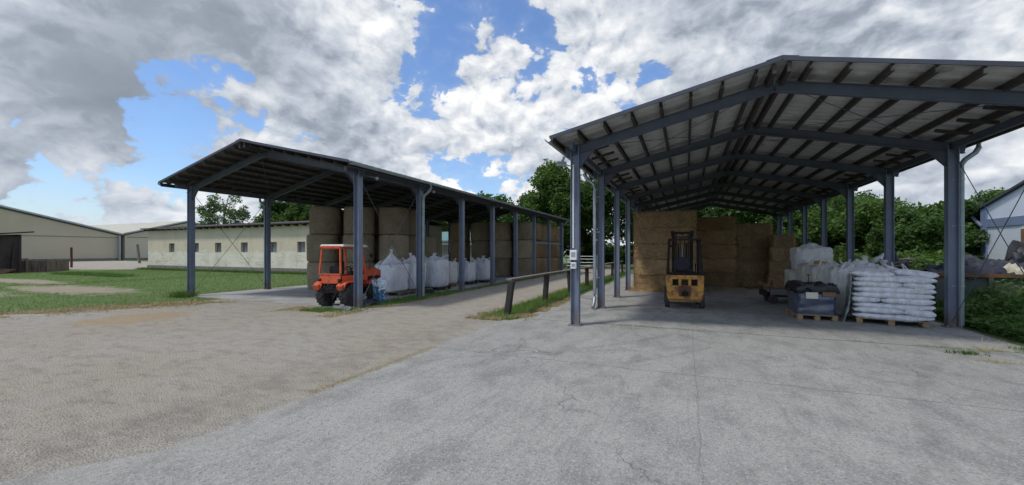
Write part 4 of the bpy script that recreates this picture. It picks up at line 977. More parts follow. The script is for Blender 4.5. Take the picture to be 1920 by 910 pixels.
# ------------------------------------------------------------------ forklift (rear towards the yard)
def forklift():
    t = thing('forklift', 'old yellow forklift parked with its rusty counterweight to the yard', 'forklift', (-.03, 12.62, .008), .05)
    # counterweight with three openings
    bm = MB(); y0, y1 = 0.0, .42
    prof = [(-.47, .30), (-.49, .62), (-.50, .94), (.50, .94), (.49, .62), (.47, .30)]
    # body around openings: columns and bands
    zt0, zt1 = .66, .84
    bm.prism([(-.50, .84), (-.50, .955), (.50, .955), (.50, .84)], y0, y1, 'y')
    xs = [(-.50, -.33), (-.17, -.09), (.09, .17), (.33, .50)]
    for a, b in xs: bm.b2(a, b, y0+.002, y1, .66, .84)
    bm.prism([(-.50, .66), (.50, .66), (.475, .34), (-.475, .34)], y0, y1, 'y')
    bm.prism([(-.475, .34), (.475, .34), (.42, .20), (-.42, .20)], y0+.01, y1, 'y')
    bm.build('counterweight', M['yellow'], t, bevel=.012, segs=2)
    m = MB(); m.b2(-.33, .33, .12, .14, .66, .84); m.build('grille_recess', M['black_metal'], t)
    m = MB()
    for z in (.70, .75, .80):
        m.b2(-.088, .088, .05, .06, z-.006, z+.006)
    m.build('grille', M['rust'], t)
    m = MB(); m.prism([(-.17, .655), (.17, .655), (.15, .36), (-.15, .36)], -.022, .02, 'y'); m.build('worn_plate', M['rust'], t, bevel=.008)
    m = MB(); m.b2(-.09, .09, -.05, .0, .38, .50); m.tube([(0, -.08, .36), (0, -.08, .56)], .014, 8); m.build('tow_hitch', M['black_metal'], t, bevel=.01)
    m = MB(); m.b2(-.44, .44, -.02, .02, .235, .275); m.build('bumper_strip', M['cardboard'], t, bevel=.005)
    # truck body
    m = MB(); m.b2(-.45, .45, .42, 1.35, .30, .66); m.b2(-.48, -.30, .5, 1.5, .60, .70); m.b2(.30, .48, .5, 1.5, .60, .70); m.build('body', M['yellow'], t, bevel=.02)
    m = MB(); m.b2(-.34, .34, .15, .80, .955, 1.03); m.build('engine_cover', M['black_metal'], t, bevel=.02)
    # rear steer wheels and front drive wheels
    for nm, x, y, r, w in (('wheel', -.465, .28, .215, .13), ('wheel', .465, .28, .215, .13), ('wheel', -.46, 1.28, .27, .18), ('wheel', .46, 1.28, .27, .18)):
        e = thing(nm, None, None, (x, y, r)); e.parent = t
        MB().lathe([(r*.55, -w/2), (r*.93, -w/2), (r, -w/2+.02), (r, w/2-.02), (r*.93, w/2), (r*.55, w/2)], 'x', (0, 0, 0), 26).build('tyre', M['rubber'], e, smooth=True)
        MB().lathe([(.03, -w/2-.01), (r*.3, -w/2+.01), (r*.54, -w/2+.02), (r*.54, w/2-.02), (r*.3, w/2-.01), (.03, w/2+.01)], 'x', (0, 0, 0), 18).build('rim', M['rust'], e, smooth=True)
    # seat
    m = MB(); m.box((0, .62, 1.08), (.46, .46, .12)); m.build('seat', M['seat'], t, bevel=.03, segs=3)
    m = MB()
    V = []; F = []
    n = 24
    for yy, k in ((.34, .92), (.36, 1.0), (.43, 1.0), (.45, .9)):
        for i in range(n):
            th = 2*PI*i/n; c, s = math.cos(th), math.sin(th)
            V.append(Vector((math.copysign(abs(c)**.7, c)*.225*k-.06, yy, 1.27+math.copysign(abs(s)**.7, s)*.20*k)))
    for j in range(3):
        for i in range(n): i2 = (i+1) % n; F.append([j*n+i, j*n+i2, (j+1)*n+i2, (j+1)*n+i])
    F.append(list(range(n))); F.append([3*n+i for i in range(n)]); m.V = V; m.F = F; m.build('backrest', M['seat'], t, smooth=True)
    # overhead guard
    for s in (-1, 1):
        m = MB(); m.bar((s*.46, .16, .955), (s*.41, .30, 1.96), .07, .06, (0, 1, 0)); m.build('guard_post', M['black_metal'], t, bevel=.006)
        m = MB(); m.bar((s*.44, 1.28, .70), (s*.41, 1.12, 1.96), .06, .05, (0, 1, 0)); m.build('guard_post', M['black_metal'], t, bevel=.006)
    m = MB()
    for s in (-1, 1): m.bar((s*.41, .24, 1.985), (s*.41, 1.18, 1.985), .07, .05)
    for i in range(7): y = .26+i*.15; m.bar((-.40, y, 1.99), (.40, y, 1.99), .035, .03)
    m.bar((-.44, .24, 1.985), (.44, .24, 1.985), .06, .06)
    m.build('overhead_guard', M['black_metal'], t, bevel=.004)
    # mast beyond the operator
    for s in (-1, 1):
        m = MB(); m.ibeam((s*.27, 1.62, .12), (s*.27, 1.62, 2.20), .09, .12, .015, .015, up=(0, 1, 0)); m.build('mast_channel', M['black_metal'], t)
        m = MB(); m.ibeam((s*.185, 1.66, .14), (s*.185, 1.66, 2.24), .06, .08, .012, .012, up=(0, 1, 0)); m.build('inner_channel', M['rust'], t)
        m = MB(); m.tube([(s*.12, 1.58, .2), (s*.12, 1.58, 1.9)], .02, 8); m.build('lift_chain', M['black_metal'], t)
    m = MB(); m.tube([(0, 1.62, .2), (0, 1.62, 1.75)], .04, 12); m.build('lift_cylinder', M['galv'], t, smooth=True)
    m = MB(); m.bar((-.33, 1.62, 2.24), (.33, 1.62, 2.24), .10, .07); m.bar((-.30, 1.64, 2.10), (.30, 1.64, 2.10), .05, .04); m.box((-.29, 1.62, 2.22), (.10, .12, .16)); m.box((.29, 1.62, 2.22), (.10, .12, .16)); m.tube([(-.12, 1.58, 2.28), (0, 1.6, 2.17), (.12, 1.6, 2.28)], .02, 8); m.build('mast_head', M['black_metal'], t, bevel=.006)
    # fork carriage, forks
    m = MB(); m.bar((-.42, 1.78, .40), (.42, 1.78, .40), .05, .10); m.bar((-.42, 1.78, .75), (.42, 1.78, .75), .05, .10)
    for x in (-.4, -.13, .13, .4): m.bar((x, 1.78, .35), (x, 1.78, 1.25), .03, .03, (0, 1, 0))
    m.build('carriage', M['black_metal'], t)
    for s in (-1, 1):
        m = MB(); m.bar((s*.28, 1.83, .12), (s*.28, 1.83, .80), .11, .04, (0, 1, 0)); m.bar((s*.28, 1.83, .11), (s*.28, 2.85, .10), .11, .035); m.build('fork', M['black_metal'], t, bevel=.004)
    # steering wheel, column and levers
    sw = MB(); pts = [(.17*math.cos(a), 1.05+.08*math.sin(a), 1.30+.15*math.sin(a)) for a in [2*PI*i/20 for i in range(21)]]; sw.tube(pts, .014, 6, False); sw.tube([(0, 1.05, 1.30), (0, 1.2, .9)], .025, 8); sw.build('steering_wheel', M['black_metal'], t, smooth=True)
    m = MB(); m.tube([(.33, .95, .9), (.34, .9, 1.2)], .012, 6); m.lathe([(.02, 1.2), (.025, 1.23), (.01, 1.26)], c=(.34, .9, 0), seg=8); m.build('lever', M['black_metal'], t)
    for s in (-1, 1):
        m = MB(); m.tube([(s*.09, 1.56, .5), (s*.09, 1.54, 1.4), (s*.07, 1.6, 2.12), (s*.04, 1.55, 1.5), (s*.05, 1.5, .8)], .012, 6); m.build('hydraulic_hose', M['rubber'], t, smooth=True)
    m = MB(); m.tube([(-.36, .10, .96), (-.36, .10, 1.03)], .05, 12); m.build('filler_cap', M['black_metal'], t)
    for s in (-1, 1): m = MB(); m.box((s*.38, .18, 1.80), (.08, .06, .08)); m.build('rear_lamp', M['black_metal'], t, bevel=.01)
forklift()

# ------------------------------------------------------------------ small cab tractor (rear towards the yard)
def tractor():
    t = thing('tractor', 'small orange cab tractor with white roof parked behind front column', 'tractor', (-9.55, 8.85, .008), .15)
    def wheel(x, y, r, w):
        e = thing('wheel', None, None, (x, y, r)); e.parent = t
        m = MB(); m.lathe([(r*.58, -w/2+.01), (r*.82, -w/2), (r*.95, -w/2+.02), (r, -w/4), (r, w/4), (r*.95, w/2-.02), (r*.82, w/2), (r*.58, w/2-.01)], 'x', (0, 0, 0), 30)
        for k in range(18):
            a = 2*PI*k/18
            for s in (-1, 1): m.box((s*w*.22, math.cos(a+s*.08)*r*.985, math.sin(a+s*.08)*r*.985), (w*.45, .035, .05), 0, a, 0)
        m.build('tyre', M['rubber'], e, smooth=False)
        MB().lathe([(.04, -w/2-.0), (.07, -w/2+.03), (r*.5, -w/2+.05), (r*.58, -w/2+.015), (r*.58, w/2-.015), (r*.5, w/2-.05), (.07, w/2-.03), (.04, w/2)], 'x', (0, 0, 0), 20).build('rim', M['rust'], e, smooth=True)
    for s in (-1, 1): wheel(s*.40, .34, .34, .27); wheel(s*.40, 1.62, .32, .24)
    m = MB(); m.b2(-.16, .16, .2, 1.9, .28, .50); m.bar((-.3, .32, .32), (.3, .32, .32), .12, .12); m.bar((-.3, 1.62, .30), (.3, 1.62, .30), .1, .1); m.build('chassis', M['black_metal'], t, bevel=.01)
    # rear lower panel, fenders and floor
    m = MB(); m.prism([(-.36, .98), (.36, .98), (.36, .84), (.24, .70), (-.24, .70), (-.36, .84)], -.03, .01, 'y'); m.b2(-.365, .365, -.045, .02, .955, .985); m.build('rear_panel', M['orange'], t, bevel=.006)
    for s in (-1, 1):
        m = MB(); pr = [(-.10, .58), (-.04, .70), (.10, .76), (.55, .76), (.72, .66), (.70, .62), (.54, .71), (.10, .71), (-.01, .66), (-.07, .56)]
        m.prism(pr, s*.27 if s > 0 else -.53, .53 if s > 0 else -.27); m.build('fender', M['orange'], t, bevel=.004)
        m = MB(); m.b2(min(s*.34, s*.37), max(s*.34, s*.37), .05, 1.28, .74, .92); m.build('side_panel', M['orange'], t, bevel=.004)
    m = MB(); m.box((-.40, -.09, .60), (.20, .10, .16), 0, .3); m.box((.40, -.09, .60), (.20, .10, .16), 0, .3); m.build('mudguard_end', M['orange'], t, bevel=.015)
    m = MB(); m.b2(-.30, .30, .02, .5, .42, .70); m.tube([(-.2, -.0, .45), (-.22, -.2, .25)], .016, 8); m.tube([(.2, 0, .45), (.22, -.2, .25)], .016, 8); m.tube([(0, -.02, .62), (0, -.12, .5)], .02, 8); m.build('rear_linkage', M['black_metal'], t)
    for k, (x, z0_) in enumerate(((-.12, .62), (.02, .68), (.14, .64))):
        m = MB(); m.tube([(x, .02, z0_), (x+.03, -.14, z0_+.02), (x-.04, -.17, z0_-.12), (x+.02, -.04, z0_-.2)], .011, 6); m.build('hydraulic_hose', M['rubber'], t, smooth=True)
    for s in (-1, 1):
        m = MB(); m.b2(s*.43-.03, s*.43+.03, -.135, -.125, .57, .63); m.build('tail_lamp', M['red_post'], t)
    m = MB(); m.tube([(.30, 1.5, 1.05), (.30, 1.5, 1.32), (.30, 1.44, 1.38)], .022, 8); m.build('exhaust', M['rust'], t, smooth=True)
    m = MB(); m.tube([(.37, 1.22, 1.5), (.50, 1.26, 1.5)], .008, 6); m.box((.52, 1.26, 1.5), (.09, .02, .14)); m.build('mirror', M['black_metal'], t)
    m = MB(); m.b2(-.34, .34, .1, 1.25, .56, .60); m.build('floor', M['black_metal'], t)
    # cab frame
    posts = {'a': ((-.36, -.02, .97), (-.31, .03, 1.74)), 'b': ((.36, -.02, .97), (.31, .03, 1.74)), 'c': ((-.35, 1.26, .62), (-.31, 1.05, 1.76)), 'd': ((.35, 1.26, .62), (.31, 1.05, 1.76))}
    for k, (a, b) in posts.items(): MB().bar(a, b, .05, .055, (0, 1, 0)).build('cab_post', M['orange'], t, bevel=.008)
    m = MB(); m.bar((-.33, .03, 1.74), (.33, .03, 1.74), .05, .07); m.bar((-.31, 1.05, 1.74), (.31, 1.05, 1.74), .05, .05)
    for s in (-1, 1): m.bar((s*.31, .03, 1.745), (s*.31, 1.05, 1.745), .04, .05)
    m.build('cab_top_frame', M['orange'], t, bevel=.008)
    m = MB(); m.b2(-.34, .34, -.03, .0, 1.745, 1.80); m.build('rear_sign_strip', M['orange'], t, bevel=.004)
    m = MB(); rs = random.Random(3)
    m = MB(); m.prism([(.03, 1.775), (.03, 1.80), (.08, 1.845), (1.1, 1.85), (1.25, 1.81), (1.27, 1.775)], -.40, .40); m.build('cab_roof', M['cream_roof'], t, bevel=.015, segs=2)
    # seat
    m = MB(); m.box((0, .42, .82), (.40, .40, .10)); m.box((0, .24, 1.02), (.40, .09, .36), 0, .12); m.build('seat', M['seat'], t, bevel=.03, segs=2)
    # steering
    m = MB(); pts = [(.17*math.cos(a), .90+.16*math.sin(a), 1.13+.05*math.sin(a)) for a in [2*PI*i/20 for i in range(21)]]; m.tube(pts, .013, 6, False); m.tube([(-.17, .9, 1.13), (.17, .9, 1.13)], .01, 6); m.tube([(0, .9, 1.13), (0, 1.12, .75)], .022, 8); m.build('steering_wheel', M['black_metal'], t, smooth=True)
    m = MB(); m.box((0, 1.18, .88), (.5, .12, .30)); m.build('dashboard', M['black_metal'], t, bevel=.02)
    m = MB()
    for x, y, z in ((.2, .8, 1.02), (.25, .7, .98), (-.22, .75, 1.0)): m.tube([(x, y, .6), (x+.02, y+.04, z)], .009, 6); m.lathe([(.016, z), (.02, z+.03), (.008, z+.05)], c=(x+.02, y+.04, 0), seg=8)
    m.build('lever', M['black_metal'], t)
    # hood
    m = MB(); m.prism([(1.28, .50), (1.28, 1.05), (1.45, 1.10), (2.05, 1.08), (2.22, 1.0), (2.24, .86), (2.22, .50)], -.27, .27); m.build('hood', M['orange'], t, bevel=.05, segs=3)
    m = MB(); m.b2(-.20, .20, 2.235, 2.25, .56, .90); m.build('grille', M['black_metal'], t)
    for s in (-1, 1): MB().lathe([(.03, 2.2), (.06, 2.23), (.06, 2.25)], 'y', (s*.17, 0, .97), 14).build('headlight', M['galv'], t, smooth=True)
    m = MB(); m.b2(.275, .285, 1.4, 2.1, .62, .84); m.build('hood_grille', M['black_metal'], t)
    for s in (-1, 1):
        m = MB(); pr = [(1.32, .60), (1.42, .70), (1.62, .75), (1.82, .70), (1.92, .60), (1.88, .58), (1.79, .66), (1.62, .70), (1.45, .66), (1.36, .58)]
        m.prism(pr, .30 if s > 0 else -.50, .50 if s > 0 else -.30); m.build('fender', M['orange'], t)
    m = MB(); m.tube([(.34, .02, .98), (.42, -.03, 1.02)], .01, 6); m.box((-.34, -.05, .80), (.08, .05, .08)); m.box((.34, -.05, .80), (.08, .05, .08)); m.build('rear_lamp', M['black_metal'], t, bevel=.008)
tractor()
# sack and sheets beside the tractor
t = thing('printed_sack', 'blue and white printed sack leaning at the tractor front', 'sack', (-8.98, 10.25, .01), -.2)
o = bag_mesh(.38, .26, .70, 21, .10, .06).build('sack_body', M['blue_sack'], t, smooth=True)
def crumple(name, x, y, w, d, h, seed, mat, label, cat, z0=.012, rz=0, n=40):
    V = []; F = []
    for i in range(n):
        for j in range(n):
            u, v = i/(n-1)*2-1, j/(n-1)*2-1; r = math.sqrt(u*u+v*v)/1.1
            e = max(0, 1-r**2.2); q = fbm((u*1.7+seed, v*1.7, seed), 1.3, 4); r2 = abs(fbm((u*3+seed, v*3, 3), 1.2, 3))
            z = h*(e**.6)*(.55+.5*q)+h*.35*r2*min(1, e*4); V.append(Vector((u*w/2*(1+.12*q), v*d/2*(1+.12*q), max(z, 0)+.002)))
    for i in range(n-1):
        for j in range(n-1): a = i*n+j; F.append([a, a+1, a+n+1, a+n])
    m = MB(); m.V = V; m.F = F; o = m.build(name, M[mat], None, smooth=True); o.location = (x, y, z0); o.rotation_euler = (0, 0, rz)
    sm = o.modifiers.new('s', 'SOLIDIFY'); sm.thickness = .008; sm.offset = 1
    return tag(o, label, cat)
crumple('plastic_sheet', -9.0, 9.75, .55, 1.0, .16, 2, 'tarp_navy', 'crumpled dark plastic sheet on ground below tractor step', 'plastic sheet')
crumple('plastic_sheet', -8.95, 8.72, .70, .35, .12, 5, 'film_scrap', 'grey film scrap lying at the tractor rear wheel', 'plastic sheet')
t = thing('crate', 'small dark green crate beside the pallet near front downpipe', 'crate', (-9.1, 13.15, .01), .3)
m = MB()
for a in ((-.2, -.19, -.14, .14), (.19, .2, -.14, .14), (-.19, .19, -.14, -.13), (-.19, .19, .13, .14)): m.b2(a[0], a[1], a[2], a[3], .0, .16)
m.b2(-.19, .19, -.13, .13, 0, .012); m.build('crate_body', pm('dark green plastic', (.012, .03, .022), (.02, .04, .03), 5, .5, bmp=0), t)

# ------------------------------------------------------------------ plastered stable
t = thing('stable', 'long low lime plastered stable with small square windows', 'stable', (-32, 21.2, 0)); Wd = dict(parent=t, world=True)
wins = [-41.68, -38.23, -35.25, -32.01, -28.71, -25.73, -22.5, -19.6]; hw = .41; z0w, z1w = 1.57, 2.35
x0, x1, y0, y1, ht = -45.35, -17.8, 21.2, 27.5, 3.62
m = MB(); xs = [x0]
for w in wins: xs += [w-hw, w+hw]
xs.append(x1)
for i in range(0, len(xs), 2): m.b2(xs[i], xs[i+1], y0, y0+.4, z0w, z1w)
m.b2(x0, x1, y0, y0+.4, .40, z0w); m.b2(x0, x1, y0, y0+.4, z1w, ht); m.b2(x0, x0+.4, y0+.4, y1, .40, ht); m.b2(x1-.4, x1, y0+.4, y1, .40, ht); m.b2(x0+.4, x1-.4, y1-.4, y1, .40, ht)
m.build('wall', M['lime'], **Wd)
m = MB(); m.b2(x0-.04, x1+.04, y0-.05, y1, -.1, .40); m.build('plinth', M['concrete_plinth'], **Wd)
for i, w in enumerate(wins):
    m = MB()
    for a, b, c, d in ((w-hw, w-hw+.05, z0w, z1w), (w+hw-.05, w+hw, z0w, z1w), (w-hw+.05, w+hw-.05, z0w, z0w+.05), (w-hw+.05, w+hw-.05, z1w-.05, z1w)): m.b2(a, b, y0+.16, y0+.22, c, d)
    if i % 2: m.b2(w-.015, w+.015, y0+.17, y0+.21, z0w+.05, z1w-.05)
    f = m.build('window', M['frame_grey'], **Wd)
    p = MB().b2(w-hw+.05, w+hw-.05, y0+.185, y0+.195, z0w+.05, z1w-.05).build('pane', M['glass']); p.parent = f; p.location = -Vector(t.location)
m = MB(); m.prism([(y0-.45, 3.64), (y0-.45, 3.72), (24.3, 4.18), (y1+.4, 3.72), (y1+.4, 3.64), (24.3, 4.10)], x0-.35, x1+.3); m.build('roof', M['old_wood'], **Wd)
for k in range(32):
    x = x0+.1+k*.87; m = MB(); m.b2(x-.06, x+.06, y0-.36, y0-.003, 3.50, 3.63); m.build('rafter_end', M['old_wood'], **Wd)

# ------------------------------------------------------------------ beige halls far left
def hall(name, label, X, ya, yb, ze, zr, depth, wallm, with_pipe=True):
    t = thing(name, label, 'farm hall', (X, (ya+yb)/2, 0)); Wd = dict(parent=t, world=True); ym = (ya+yb)/2
    m = MB(); m.prism([(ya, -.1), (yb, -.1), (yb, ze), (ym, zr), (ya, ze)], X-depth, X); m.build('wall', wallm, **Wd)
    m = MB()
    for a, b in ((ya, 1), (yb, -1)):
        m.prism([(a-b*.4, ze-.05), (a-b*.4, ze+.15), (ym, zr+.25), (ym, zr+.05)], X-depth-.3, X+.30)
    m.build('roof', M['hall_roof'], **Wd)
    m = MB(); m.prism([(ya-.3, ze-.22), (ya-.3, ze-.08), (ym, zr+.02), (yb+.3, ze-.08), (yb+.3, ze-.22), (ym, zr-.16)], X+.03, X+.16); m.build('fascia', M['fascia'], **Wd)
    m = MB()
    for a, b in ((ya, 1), (yb, -1)): m.bar((X+.36, a-b*.4, ze+.12), (X+.36, ym, zr+.22), .06, .2)
    m.build('verge_strip', M['fascia_light'], **Wd)
    m = MB(); m.b2(X+.002, X+.05, ya+.2, yb-.2, ze-.55, ze-.42); m.build('string_course', M['line'], **Wd)
    m = MB(); m.b2(X+.003, X+.10, ya, yb, -.05, .45); m.build('plinth', M['concrete_plinth'], **Wd)
    if with_pipe: m = MB(); m.tube([(X+.35, yb-.2, ze-.1), (X+.35, yb-.2, .1)], .18, 8); m.build('downpipe', M['galv'], **Wd)
hall('farm_hall', 'large beige hall with dark sloping verge, far left', -93, -.7, 39.35, 4.56, 9.75, 50, M['hall_beige'])
hall('farm_hall', 'lower beige hall with pale roof behind the stable corner', -92.6, 39.9, 60.0, 4.7, 7.6, 60, M['hall_grey'], False)
# posts, shack and pen
m = MB(); m.bar((-57.3, 20.4, 0), (-57.35, 20.4, 2.05), .16, .16, (0, 1, 0)); tag(m.build('wooden_post', M['red_post'], bevel=.02), 'upright rusty post in front of the beige hall', 'post')
m = MB(); m.bar((-69.0, 31.3, 0), (-69.6, 31.3, 2.6), .26, .26, (0, 1, 0)); tag(m.build('wooden_post', M['wood_grey'], bevel=.02), 'leaning grey post near the plastered stable corner', 'post')
t = thing('shack', 'tumbledown dark shack with sagging roof at left edge', 'shack', (-48, 12.6, 0)); Wd = dict(parent=t, world=True)
m = MB(); m.b2(-52.6, -47.3, 13.9, 14.05, 0, 2.95); m.b2(-47.5, -47.35, 11.6, 13.9, 0, 2.8); m.build('wall', M['old_wood'], **Wd)
m = MB(); m.prism([(10.6, 2.62), (10.6, 2.72), (14.6, 3.22), (14.6, 3.12)], -53, -46.9); m.build('roof', M['old_wood'], **Wd)
for y in (11.0, 12.4): m = MB(); m.bar((-47.2, y, 0), (-47.25, y+.1, 2.85), .18, .18, (0, 1, 0)); m.build('post', M['wood_black'], **Wd)
m = MB(); m.bar((-46.9, 13.4, 0), (-47.6, 13.7, 2.4), .5, .05, (0, 1, 0)); m.build('leaning_board', M['wood_black'], **Wd)
m = MB()
for k in range(5): m.bar((-47.6+.2*k, 11.6+.3*k, .05+.07*k), (-46.2, 13.0+.1*k, .08+.05*k), .15, .05)
tag(m.build('plank_pile', M['cardboard']), 'scattered brown planks at the foot of the shack', 'planks')
t = thing('board_pen', 'low pen of streaked weathered panels beside the shack', 'pen', (-43.5, 15, 0)); Wd = dict(parent=t, world=True)
for a, b in (((-48.9, 13.6), (-48.3, 14.6)), ((-48.3, 14.6), (-47.8, 15.6)), ((-47.8, 15.6), (-49.4, 17.4)), ((-48.9, 13.6), (-51, 15))):
    m = MB(); m.bar((*a, .45), (*b, .45), .08, .9); m.build('panel', M['old_panel'], **Wd)
m = MB(); m.bar((-48.9, 13.7, .98), (-48.4, 14.7, 1.06), .5, .05); m.build('top_board', M['old_wood'], **Wd)
for x, y in ((-48.9, 13.5), (-48.25, 14.6), (-47.75, 15.6)): m = MB(); m.b2(x-.07, x+.07, y-.07, y+.07, 0, 1.0); m.build('post', M['wood_grey'], **Wd)
# green roofed building seen through the left shed
t = thing('barn', 'low grey barn with teal sheet roof beyond left shed', 'barn', (-26, 38, 0)); Wd = dict(parent=t, world=True)
m = MB(); m.b2(-36, -16, 38, 44, 0, 2.35); m.build('wall', M['concrete_plinth'], **Wd)
m = MB(); m.prism([(37.5, 2.75), (37.5, 2.85), (41, 3.95), (44.5, 2.85), (44.5, 2.75)], -36.4, -15.6); m.build('roof', M['teal'], **Wd)
m = MB(); m.b2(-36, -16, 37.9, 37.99, 2.36, 2.62); m.build('white_band', M['plastic_white'], **Wd)
m = MB(); m.b2(-36.4, -15.6, 37.36, 37.48, 2.70, 2.80); m.build('gutter', M['galv'], **Wd)
# blue and white hall at right
t = thing('panel_hall', 'pale blue sheet hall with darker trim at right edge', 'hall', (18, 30, 0)); Wd = dict(parent=t, world=True)
ya, yb, ze, zr_ = 17.0, 36.9, 4.45, 7.3; ym = 27
m = MB(); m.prism([(ya, 0), (yb, 0), (yb, ze), (ym, zr_), (ya, ze)], 18, 40); m.build('wall', M['panel'], **Wd)
m = MB(); m.prism([(ya-.5, ze-.15), (ya-.5, ze+.02), (ym, zr_+.2), (yb+.9, ze-.12), (yb+.9, ze-.26), (ym, zr_+.08)], 17.8, 40.4); m.build('roof', M['fascia'], **Wd)
m = MB(); m.b2(17.93, 17.998, ya, yb-.5, 3.2, 3.72); m.b2(17.9, 17.998, yb-.5, yb+.04, 0, ze-.02); m.build('trim', M['panel_blue'], **Wd)
m = MB(); m.b2(17.94, 17.998, 32.2, 33.5, 1.2, 3.05); m.build('door_frame', M['plastic_white'], **Wd)
m = MB(); m.b2(17.90, 17.935, 32.3, 33.4, 1.2, 2.95); m.build('door', M['cardboard'], **Wd)
m = MB(); m.bar((17.9, yb+.9, 4.0), (17.9, yb-.1, 3.3), .12, .12); m.build('eave_strut', M['panel_blue'], **Wd)

# ------------------------------------------------------------------ skip with rubbish, timber pile
t = thing('skip', 'rusty green steel skip heaped with plastic sheets', 'skip', (8, 15, 0)); Wd = dict(parent=t, world=True)
m = MB(); m.b2(5.95, 10.6, 14.0, 14.05, .12, 1.04); m.b2(5.95, 10.6, 15.95, 16.0, .12, 1.04); m.b2(5.95, 6.0, 14.05, 15.95, .12, 1.04); m.b2(10.55, 10.6, 14.05, 15.95, .12, 1.04); m.b2(6.0, 10.55, 14.05, 15.95, .12, .9); m.build('tub', M['skip_green'], **Wd)
m = MB(); m.b2(5.9, 10.65, 13.93, 14.02, 1.0, 1.09); m.b2(5.9, 10.65, 15.98, 16.06, 1.0, 1.09); m.build('rim', M['rust'], **Wd)
for k in range(7): x = 6.3+k*.65; m = MB(); m.b2(x-.04, x+.04, 13.93, 13.998, .15, 1.0); m.build('rib', M['skip_green'], **Wd)
crumple('plastic_sheet', 7.3, 14.7, 2.5, 1.5, .55, 11, 'tarp_navy', 'navy plastic sheet heaped on the left of the skip', 'plastic sheet', .95)
crumple('plastic_sheet', 9.2, 15.0, 2.7, 1.7, 1.5, 17, 'tarp_black', 'tall heap of dark plastic at the right of the skip', 'plastic sheet', .95)
crumple('fleece', 7.75, 14.25, .95, .6, .38, 23, 'fleece', 'dirty white fleece bundle lying on the skip edge', 'fleece', 1.0)
m = MB(); m.box((8.55, 14.35, 1.28), (.6, .35, .32), .3, .3, .2); tag(m.build('cardboard_box', M['cardboard'], bevel=.01), 'brown cardboard box among the plastic on the skip', 'box')
for k in range(3):
    m = MB(); m.bar((5.9+k*.05, 17.2+k*.3, 1.15+.09*k), (7.6, 18.0+.2*k, 1.22+.10*k), .22, .045); tag(m.build('board', M['wood_grey']), ['lowest', 'middle', 'topmost'][k]+' weathered board on the black heap behind the right columns', 'board', 'boards on the black heap')
crumple('rubbish_heap', 6.9, 17.8, 2.4, 2.0, 1.6, 31, 'tarp_black', 'black rubbish heap behind the right shed columns', 'rubbish heap', .0)
m = MB(); m.tube([(5.62, 11.3, .06), (5.95, 11.15, .06), (6.25, 10.85, .05)], .055, 10); tag(m.build('pipe_piece', M['lamp'], smooth=True), 'grey plastic pipe piece lying by the right downpipe', 'pipe')

# ------------------------------------------------------------------ foliage
def leaf_cards(P, size, up=.35):
    n = len(P); N = RNG.normal(0, 1, (n, 3)); N[:, 2] = np.abs(N[:, 2])+up; N /= np.linalg.norm(N, axis=1)[:, None]
    A = np.cross(N, RNG.normal(0, 1, (n, 3))); A /= np.linalg.norm(A, axis=1)[:, None]; B = np.cross(N, A)
    s = (size*RNG.uniform(.55, 1.35, n))[:, None]
    V = np.stack([P-A*s, P-B*s*.48+N*s*.12, P+A*s, P+B*s*.48+N*s*.12], 1).reshape(-1, 3)
    return V, np.arange(4*n).reshape(-1, 4)
def crown_points(c, R, n, seed, lobes=26, hollow=.45, ls=1.0):
    rg = np.random.default_rng(seed); L = []
    for i in range(lobes):
        v = rg.normal(0, 1, 3); v /= np.linalg.norm(v); q = rg.uniform(hollow, 1.0)**.7
        L.append((np.array(c)+v*np.array(R)*q*.82, rg.uniform(.16, .36)*min(R)*(1.25 if q < .7 else 1)*ls))
    out = []; w = np.array([r**2 for _, r in L]); w /= w.sum()
    for (lc, lr), k in zip(L, (w*n).astype(int)):
        v = rg.normal(0, 1, (k, 3)); v /= np.linalg.norm(v, axis=1)[:, None]; q = rg.uniform(.25, 1.08, k)**.55
        j = 1+.28*np.sin(v[:, 0]*7+lc[0])*np.cos(v[:, 1]*6+lc[1])
        out.append(lc+v*(q*lr*j)[:, None]*np.array([1.25, 1.25, .85]))
    return np.concatenate(out), L
def tree(x, y, h, r, seed, label, mat='leaf', n=16000, leaf=.16, bottom=.28, lobes=30, name='tree', group=None, trunk=.18, squash=1.0, ls=.92):
    t = thing(name, label, 'tree' if name == 'tree' else 'bush', (x, y, 0), 0, group); cz = h*(bottom+1)/2; rz_ = h*(1-bottom)/2
    P, L = crown_points((0, 0, cz), (r, r*squash, rz_), n, seed, lobes, ls=ls); P = P[P[:, 2] > .03]
    V, F = leaf_cards(P, leaf); np_mesh('crown', V, F, M[mat], t)
    m = MB(); rs = random.Random(seed); m.tube([(0, 0, 0), (.05*h*.2, 0, h*.25), (rs.uniform(-.2, .2), rs.uniform(-.2, .2), h*.55), (rs.uniform(-.4, .4), rs.uniform(-.3, .3), h*.86)], [trunk*1.25, trunk, trunk*.6, trunk*.15], 8)
    for lc, lr in L[:14]:
        b = Vector((0, 0, h*rs.uniform(.2, .55))); e = Vector(lc); mid = b.lerp(e, .5)+Vector((0, 0, -.06*h*rs.random())); m.tube([b, mid, e], [trunk*.45, trunk*.28, trunk*.08], 5)
    m.build('trunk', M['bark'], t, smooth=True)
    return t
BG = 'trees beyond the sheds'
